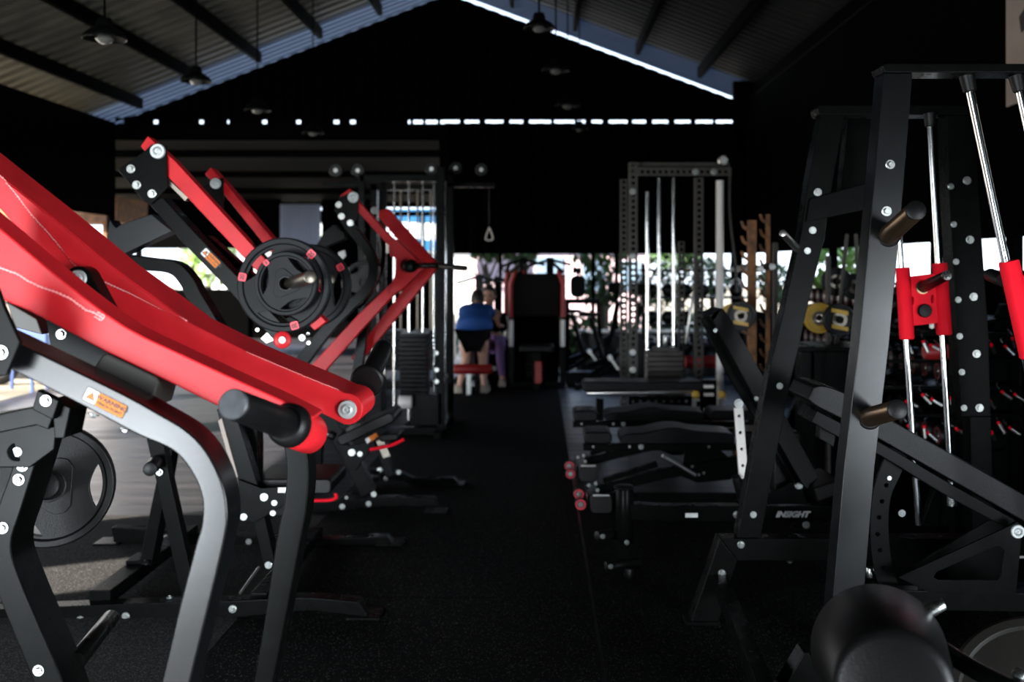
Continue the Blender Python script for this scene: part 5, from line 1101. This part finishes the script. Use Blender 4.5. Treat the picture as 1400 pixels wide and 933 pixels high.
# red leg bench the trainee uses
E = thing('leg_curl_bench', 'black bench with red padded roller and red cushion under the bending person', 'exercise machine', (-.78, 12.1, 0))
part(E, 'roller_pad', M['redvinyl'], lambda b: (rcyl(b, P(621, 505, 11.6), P(673, 505, 11.6), S(7, 11.6))), 0)
part(E, 'cushion', M['redvinyl'], lambda b: prism3(b, [(hx - .14, 12.14, .50), (hx + .14, 12.14, .50), (hx + .14, 12.14, .58), (hx - .14, 12.14, .58)], (0, .6, .14)), .02)
part(E, 'lever', M['steel'], lambda b: (beam(b, [P(641, 506, 11.62), P(641, 540, 11.62)], .05, .05), beam(b, [P(646, 506, 11.62), P(646, 480, 12.0)], .04, .04)), .003)
part(E, 'base_frame', M['black'], lambda b: (beam(b, [(hx, 11.7, .05), (hx, 13.0, .05)], .08, .08, (1, 0, 0)), box(b, hx - .3, hx + .3, 12.9, 12.98, 0, .08), box(b, hx - .03, hx + .03, 12.3, 12.38, .05, .52)), .004)
part(E, 'side_post', M['whitepost'], lambda b: prism(b, [(617, 430), (622, 430), (624, 492), (618, 492)], 12.3, 12.35), .003, label='pale upright')
for x in (674, 676): bolt(E, x, 504, 11.6, 3)
sb = thing('stool', 'dark box seat under the person facing the viewer', 'stool', (tx + .04, Y2 + .15, 0))
part(sb, 'cushion', M['vinyl'], lambda b: box(b, tx - .17, tx + .25, Y2 - .05, Y2 + .35, .32, .39), .015)
part(sb, 'body', M['black'], lambda b: box(b, tx - .13, tx + .21, Y2 - .01, Y2 + .31, 0, .32), .006)
# machines at the end of the aisle
def selector_machine(px, Y, w, ytop, label, red=True, hb=.5):
    x = P(px, 0, Y).x; W = S(w, Y) / 2; top = P(0, ytop, Y).z
    t = thing('weight_machine', label, 'exercise machine', (x, Y, 0), 'machines at the end of the aisle')
    part(t, 'frame', M['black'], lambda b: (box(b, x - W, x - W + .07, Y, Y + .07, 0, top), box(b, x + W - .07, x + W, Y, Y + .07, 0, top), box(b, x - W, x + W, Y, Y + .07, top - .07, top), box(b, x - W, x + W, Y, Y + .5, 0, .07), beam(b, [(x, Y - .4, .05), (x, Y + .5, .05)], .07, .07, (1, 0, 0))), .004)
    part(t, 'shroud', mat('dark_brown_shroud', (.003, .002, .0015), .7, spec=.1), lambda b: prism3(b, [(x - W + .02, Y - .02, .86), (x + W - .02, Y - .02, .86), (x + W * .8, Y - .02, 1.38), (x - W * .8, Y - .02, 1.38)], (0, .3, 0)), .02)
    for s in (-1, 1):
        part(t, 'side_bar', M['redvinyl'], lambda b: tube(b, [(x + s * W * .92, Y - .06, .85), (x + s * W * .92, Y - .06, 1.25), (x + s * W * .75, Y - .1, 1.42)], .03, 8), 0)
        part(t, 'chrome_tube', M['whitepost'], lambda b: cyl(b, (x + s * W * .9, Y - .08, .5), (x + s * W * .9, Y - .08, .82), .028), 0)
        part(t, 'grip', M['rubber'], lambda b: cyl(b, (x + s * W * .9, Y - .1, 1.4), (x + s * W * .55, Y - .35, 1.5), .022), 0)
    part(t, 'seat', M['vinyl'], lambda b: box(b, x - .2, x + .2, Y - .45, Y - .08, .46, .54), .02)
    part(t, 'seat_post', M['black'], lambda b: box(b, x - .05, x + .05, Y - .32, Y - .22, .05, .46), .004)
    for i in range(8): part(t, 'weight_slab', M['black'], lambda b: box(b, x - .13, x + .13, Y + .12, Y + .3, .1 + i * .05, .14 + i * .05), .003)
    if red: part(t, 'red_panel', M['redvinyl'], lambda b: box(b, x - .02, x + .06, Y - .5, Y - .46, .1, .36), .01)
    part(t, 'lower_panel', M['wall'], lambda b: box(b, x - W + .07, x + W - .07, Y + .36, Y + .4, .07, .9), .005)
    return t
selector_machine(734, 12.4, 78, 376, 'broad dark machine with red side bars at the far end')
selector_machine(706, 13.3, 30, 372, 'narrow dark machine just right of the person facing the viewer', False)
def cardio(px, Y, label, flip=1):
    x = P(px, 0, Y).x; t = thing('exercise_bike', label, 'exercise bike', (x, Y, 0), 'bikes by the back opening')
    part(t, 'frame', M['black'], lambda b: (tube(b, [(x - .3, Y, .25), (x, Y, .35), (x + .25, Y, .5), (x + .35, Y, 1.0)], .035, 8), tube(b, [(x - .1, Y, .33), (x - .25, Y, .85)], .03, 8), box(b, x - .45, x - .38, Y - .25, Y + .25, 0, .06), box(b, x + .4, x + .47, Y - .25, Y + .25, 0, .06), tube(b, [(x - .42, Y, .05), (x, Y, .3), (x + .43, Y, .05)], .03, 8)), .002)
    part(t, 'flywheel', M['rubber'], lambda b: lathe(b, (x + .28, Y - .03, .35), (0, 1, 0), [(0, .02), (0, .2), (.01, .23), (.05, .23), (.06, .2), (.06, .02)], 28), 0)
    part(t, 'saddle', M['vinyl'], lambda b: prism3(b, [(x - .4, Y - .1, .86), (x - .12, Y - .04, .86), (x - .12, Y - .04, .9), (x - .4, Y - .1, .92)], (0, .16, 0)), .02)
    part(t, 'handlebar', M['rubber'], lambda b: tube(b, [(x + .18, Y - .2, 1.08), (x + .32, Y - .2, 1.02), (x + .36, Y, 1.0), (x + .32, Y + .2, 1.02), (x + .18, Y + .2, 1.08)], .018, 8), 0)
    part(t, 'console', M['black'], lambda b: box(b, x + .22, x + .42, Y - .12, Y + .08, 1.12, 1.26), .01)
    part(t, 'crank', M['steel'], lambda b: (cyl(b, (x - .02, Y - .06, .36), (x - .02, Y + .06, .36), .03), beam(b, [(x - .02, Y - .07, .36), (x + .08, Y - .07, .22)], .01, .03)), 0)
    return t
cardio(808, 13.3, 'exercise bike against the bright opening, left of the grey rack')
cardio(836, 12.4, 'exercise bike just left of the perforated grey rack')
mn = thing('treadmill', 'dark treadmill with raised screen in front of the pink house', 'treadmill', (P(788, 0, 12.8).x, 12.8, 0))
x = P(790, 0, 12.8).x
part(mn, 'screen', M['black'], lambda b: prism(b, [(783, 366), (795, 366), (795, 374), (783, 374)], 12.8, 12.83), .004)
part(mn, 'mast', M['black'], lambda b: (beam(b, [(x, 12.83, 1.38), (x, 12.85, 1.0)], .03, .03), prism(b, rrect(790, 392, 20, 30, 8), 12.8, 12.9), beam(b, [(x - .13, 12.8, .1), (x - .13, 12.8, 1.05)], .05, .05), beam(b, [(x + .3, 12.8, .1), (x + .25, 12.8, 1.05)], .05, .05), box(b, x - .15, x + .27, 12.75, 12.85, 1.0, 1.06)), .004)
part(mn, 'deck', M['black'], lambda b: box(b, x - .15, x + .30, 12.55, 12.9, 0, .16), .01)
part(mn, 'belt', M['rubber'], lambda b: box(b, x - .1, x + .25, 12.56, 12.7, .16, .17), .002)
for i, (pxx, Yh, yt) in enumerate(((655, 13.6, 375), (681, 13.7, 378), (716, 13.5, 352), (752, 13.6, 352))):
    t = thing('column_stand', ['dark pole stand behind the head of the person facing the viewer', 'dark pole stand right of the facing person', 'dark slim stand left behind the broad machine', 'dark slim stand right behind the broad machine'][i], 'stand', (P(pxx, 0, Yh).x, Yh, 0), 'slim stands before the back opening')
    xx = P(pxx, 0, Yh).x; zt = P(0, yt, Yh).z
    part(t, 'pole', M['black'], lambda b: box(b, xx - .05, xx + .05, Yh, Yh + .1, .03, zt), .01)
    part(t, 'base', M['black'], lambda b: box(b, xx - .2, xx + .2, Yh - .15, Yh + .25, 0, .03), .005)
    part(t, 'arm', M['black'], lambda b: (beam(b, [(xx - .3, Yh, zt - .12), (xx, Yh, zt - .03), (xx + .28, Yh, zt - .1)], .04, .04)), .005)
# outside left: things glimpsed at the left edge
for i, (px, Yq, h, c) in enumerate(((60, 13.4, 1.25, (.03, .05, .10)), (30, 12.8, .9, (.06, .10, .25)))):
    xx = P(px, 0, Yq).x
    t = thing('motorbike' if i == 0 else 'plastic_chair', ['dark parked motorbike outside the open left side', 'blue plastic chair outside the open left side'][i], 'motorbike' if i == 0 else 'chair', (xx, Yq, -.09))
    mm = mat('outdoor_blue_%d' % i, c, .4)
    if i == 0:
        for s in (-.6, .6): part(t, 'wheel', M['rubber'], lambda b: lathe(b, (xx + s, Yq - .05, .2), (0, 1, 0), [(0, .2), (0, .26), (.02, .29), (.08, .29), (.1, .26), (.1, .2), (0, .2)], 24, cap=False), 0)
        part(t, 'body', mm, lambda b: prism3(b, [(xx - .6, Yq - .1, .35), (xx + .3, Yq - .1, .3), (xx + .6, Yq - .1, .8), (xx + .4, Yq - .1, .85), (xx + .1, Yq - .1, .62), (xx - .7, Yq - .1, .7)], (0, .2, 0)), .04)
        part(t, 'handlebar', M['black'], lambda b: tube(b, [(xx + .4, Yq - .3, 1.0), (xx + .5, Yq, .9), (xx + .4, Yq + .3, 1.0)], .02, 8), 0)
    else:
        part(t, 'seat', mm, lambda b: box(b, xx - .22, xx + .22, Yq - .2, Yq + .2, .36, .40), .02)
        part(t, 'backrest', mm, lambda b: prism3(b, [(xx - .22, Yq + .18, .4), (xx + .22, Yq + .18, .4), (xx + .19, Yq + .24, .85), (xx - .19, Yq + .24, .85)], (0, .03, 0)), .02)
        for sx in (-1, 1):
            for sy in (-1, 1): part(t, 'leg', mm, lambda b: beam(b, [(xx + sx * .19, Yq + sy * .17, .37), (xx + sx * .23, Yq + sy * .2, -.09)], .035, .035), .004)
# ================================================================ LIGHT, CAMERA
w = bpy.data.worlds.new('daylight'); SC.world = w; w.use_nodes = True
nt = w.node_tree; bg = nt.nodes['Background']
tc = nt.nodes.new('ShaderNodeTexCoord'); sx = nt.nodes.new('ShaderNodeSeparateXYZ'); nt.links.new(tc.outputs['Generated'], sx.inputs[0])
rp_ = nt.nodes.new('ShaderNodeValToRGB'); rp_.color_ramp.elements[0].position = .0; rp_.color_ramp.elements[1].position = .6
rp_.color_ramp.elements[0].color = (.80, .90, 1.0, 1); rp_.color_ramp.elements[1].color = (.35, .55, .95, 1)
nt.links.new(sx.outputs['Z'], rp_.inputs[0]); nt.links.new(rp_.outputs[0], bg.inputs['Color']); bg.inputs['Strength'].default_value = 3.0
def sun(d, e, ang, col):
    l = bpy.data.lights.new('sun', 'SUN'); l.energy = e; l.angle = math.radians(ang); l.color = col
    o = bpy.data.objects.new('sun', l); COL.objects.link(o); o.rotation_euler = Vector((0, 0, -1)).rotation_difference(Vector(d)).to_euler()
sun((.86, .42, -.48), 40, .8, (1, .93, .84))
def opening(name, c, d, sx_, sy_, e, col, spread=180):
    l = bpy.data.lights.new(name, 'AREA'); l.shape = 'RECTANGLE'; l.size = sx_; l.size_y = sy_; l.energy = e; l.color = col; l.spread = math.radians(spread)
    o = bpy.data.objects.new(name, l); COL.objects.link(o); o.location = c
    d = Vector(d).normalized(); z = -d; x = z.cross(Vector((0, 0, 1))).normalized() * -1; y = z.cross(x)
    o.rotation_euler = Matrix((x, y, z)).transposed().to_euler(); return o
opening('daylight_entrance_low', (-2.36, -1.3, .40), (0, 1, -.05), 1.46, .75, 185, (.84, .93, 1.0), 130)
opening('daylight_entrance_high', (-2.36, -1.3, 1.38), (0, 1, -.12), 1.46, 1.2, 78, (.90, .96, 1.0), 130)
opening('daylight_entrance_right', (2.62, -1.3, .62), (0, 1, -.1), .42, 1.2, 22, (.80, .90, 1.0), 130)
opening('fill_side_right', (2.92, -.3, .75), (-1, .3, -.12), 1.7, 1.4, 210, (.86, .94, 1.0), 130)  # added lamp beside the right wall, brightens the carriages and benches
opening('fill_under_left_eave', (-6.3, 10, 2.9), (1, 0, .45), 7, .4, 30, (1, .93, .74))  # added warm lamp, imitates ground bounce under the roof edge
opening('daylight_left_near', (-5.72, 5.9, 1.1), (1, 0, 0), 3.2, 2.0, 25, (1, .95, .88))
opening('daylight_left_front', (-5.72, 3.0, 1.1), (1, 0, 0), .6, 2.0, 6, (1, .95, .88))
opening('daylight_left_back', (-5.72, 12.3, 1.1), (1, 0, 0), 2.6, 2.0, 45, (1, .95, .88))
opening('daylight_left_far', (-5.72, 9.3, 1.1), (1, 0, 0), 2.0, 2.0, 26, (1, .95, .88))
cam = bpy.data.cameras.new('camera'); co = bpy.data.objects.new('camera', cam); COL.objects.link(co); SC.camera = co
co.location = (0, 0, EYE); co.rotation_euler = (PI / 2, 0, 0); cam.sensor_width = 36; cam.lens = 36; cam.clip_start = .05; cam.clip_end = 300
cam.shift_x = (700 - VX) / 1400; cam.shift_y = (VY - 466.5) / 1400
cam.dof.use_dof = True; cam.dof.focus_distance = 2.8; cam.dof.aperture_fstop = 3.0
SC.view_settings.view_transform = 'Standard'; SC.view_settings.look = 'None'; SC.view_settings.gamma = 1; SC.view_settings.use_curve_mapping = False
SC.view_settings.exposure = 0.0
SC.cycles.use_denoising = True; SC.cycles.max_bounces = 6; SC.cycles.diffuse_bounces = 3; SC.cycles.glossy_bounces = 4
SC.cycles.sample_clamp_indirect = 4; SC.cycles.caustics_reflective = False; SC.cycles.caustics_refractive = False
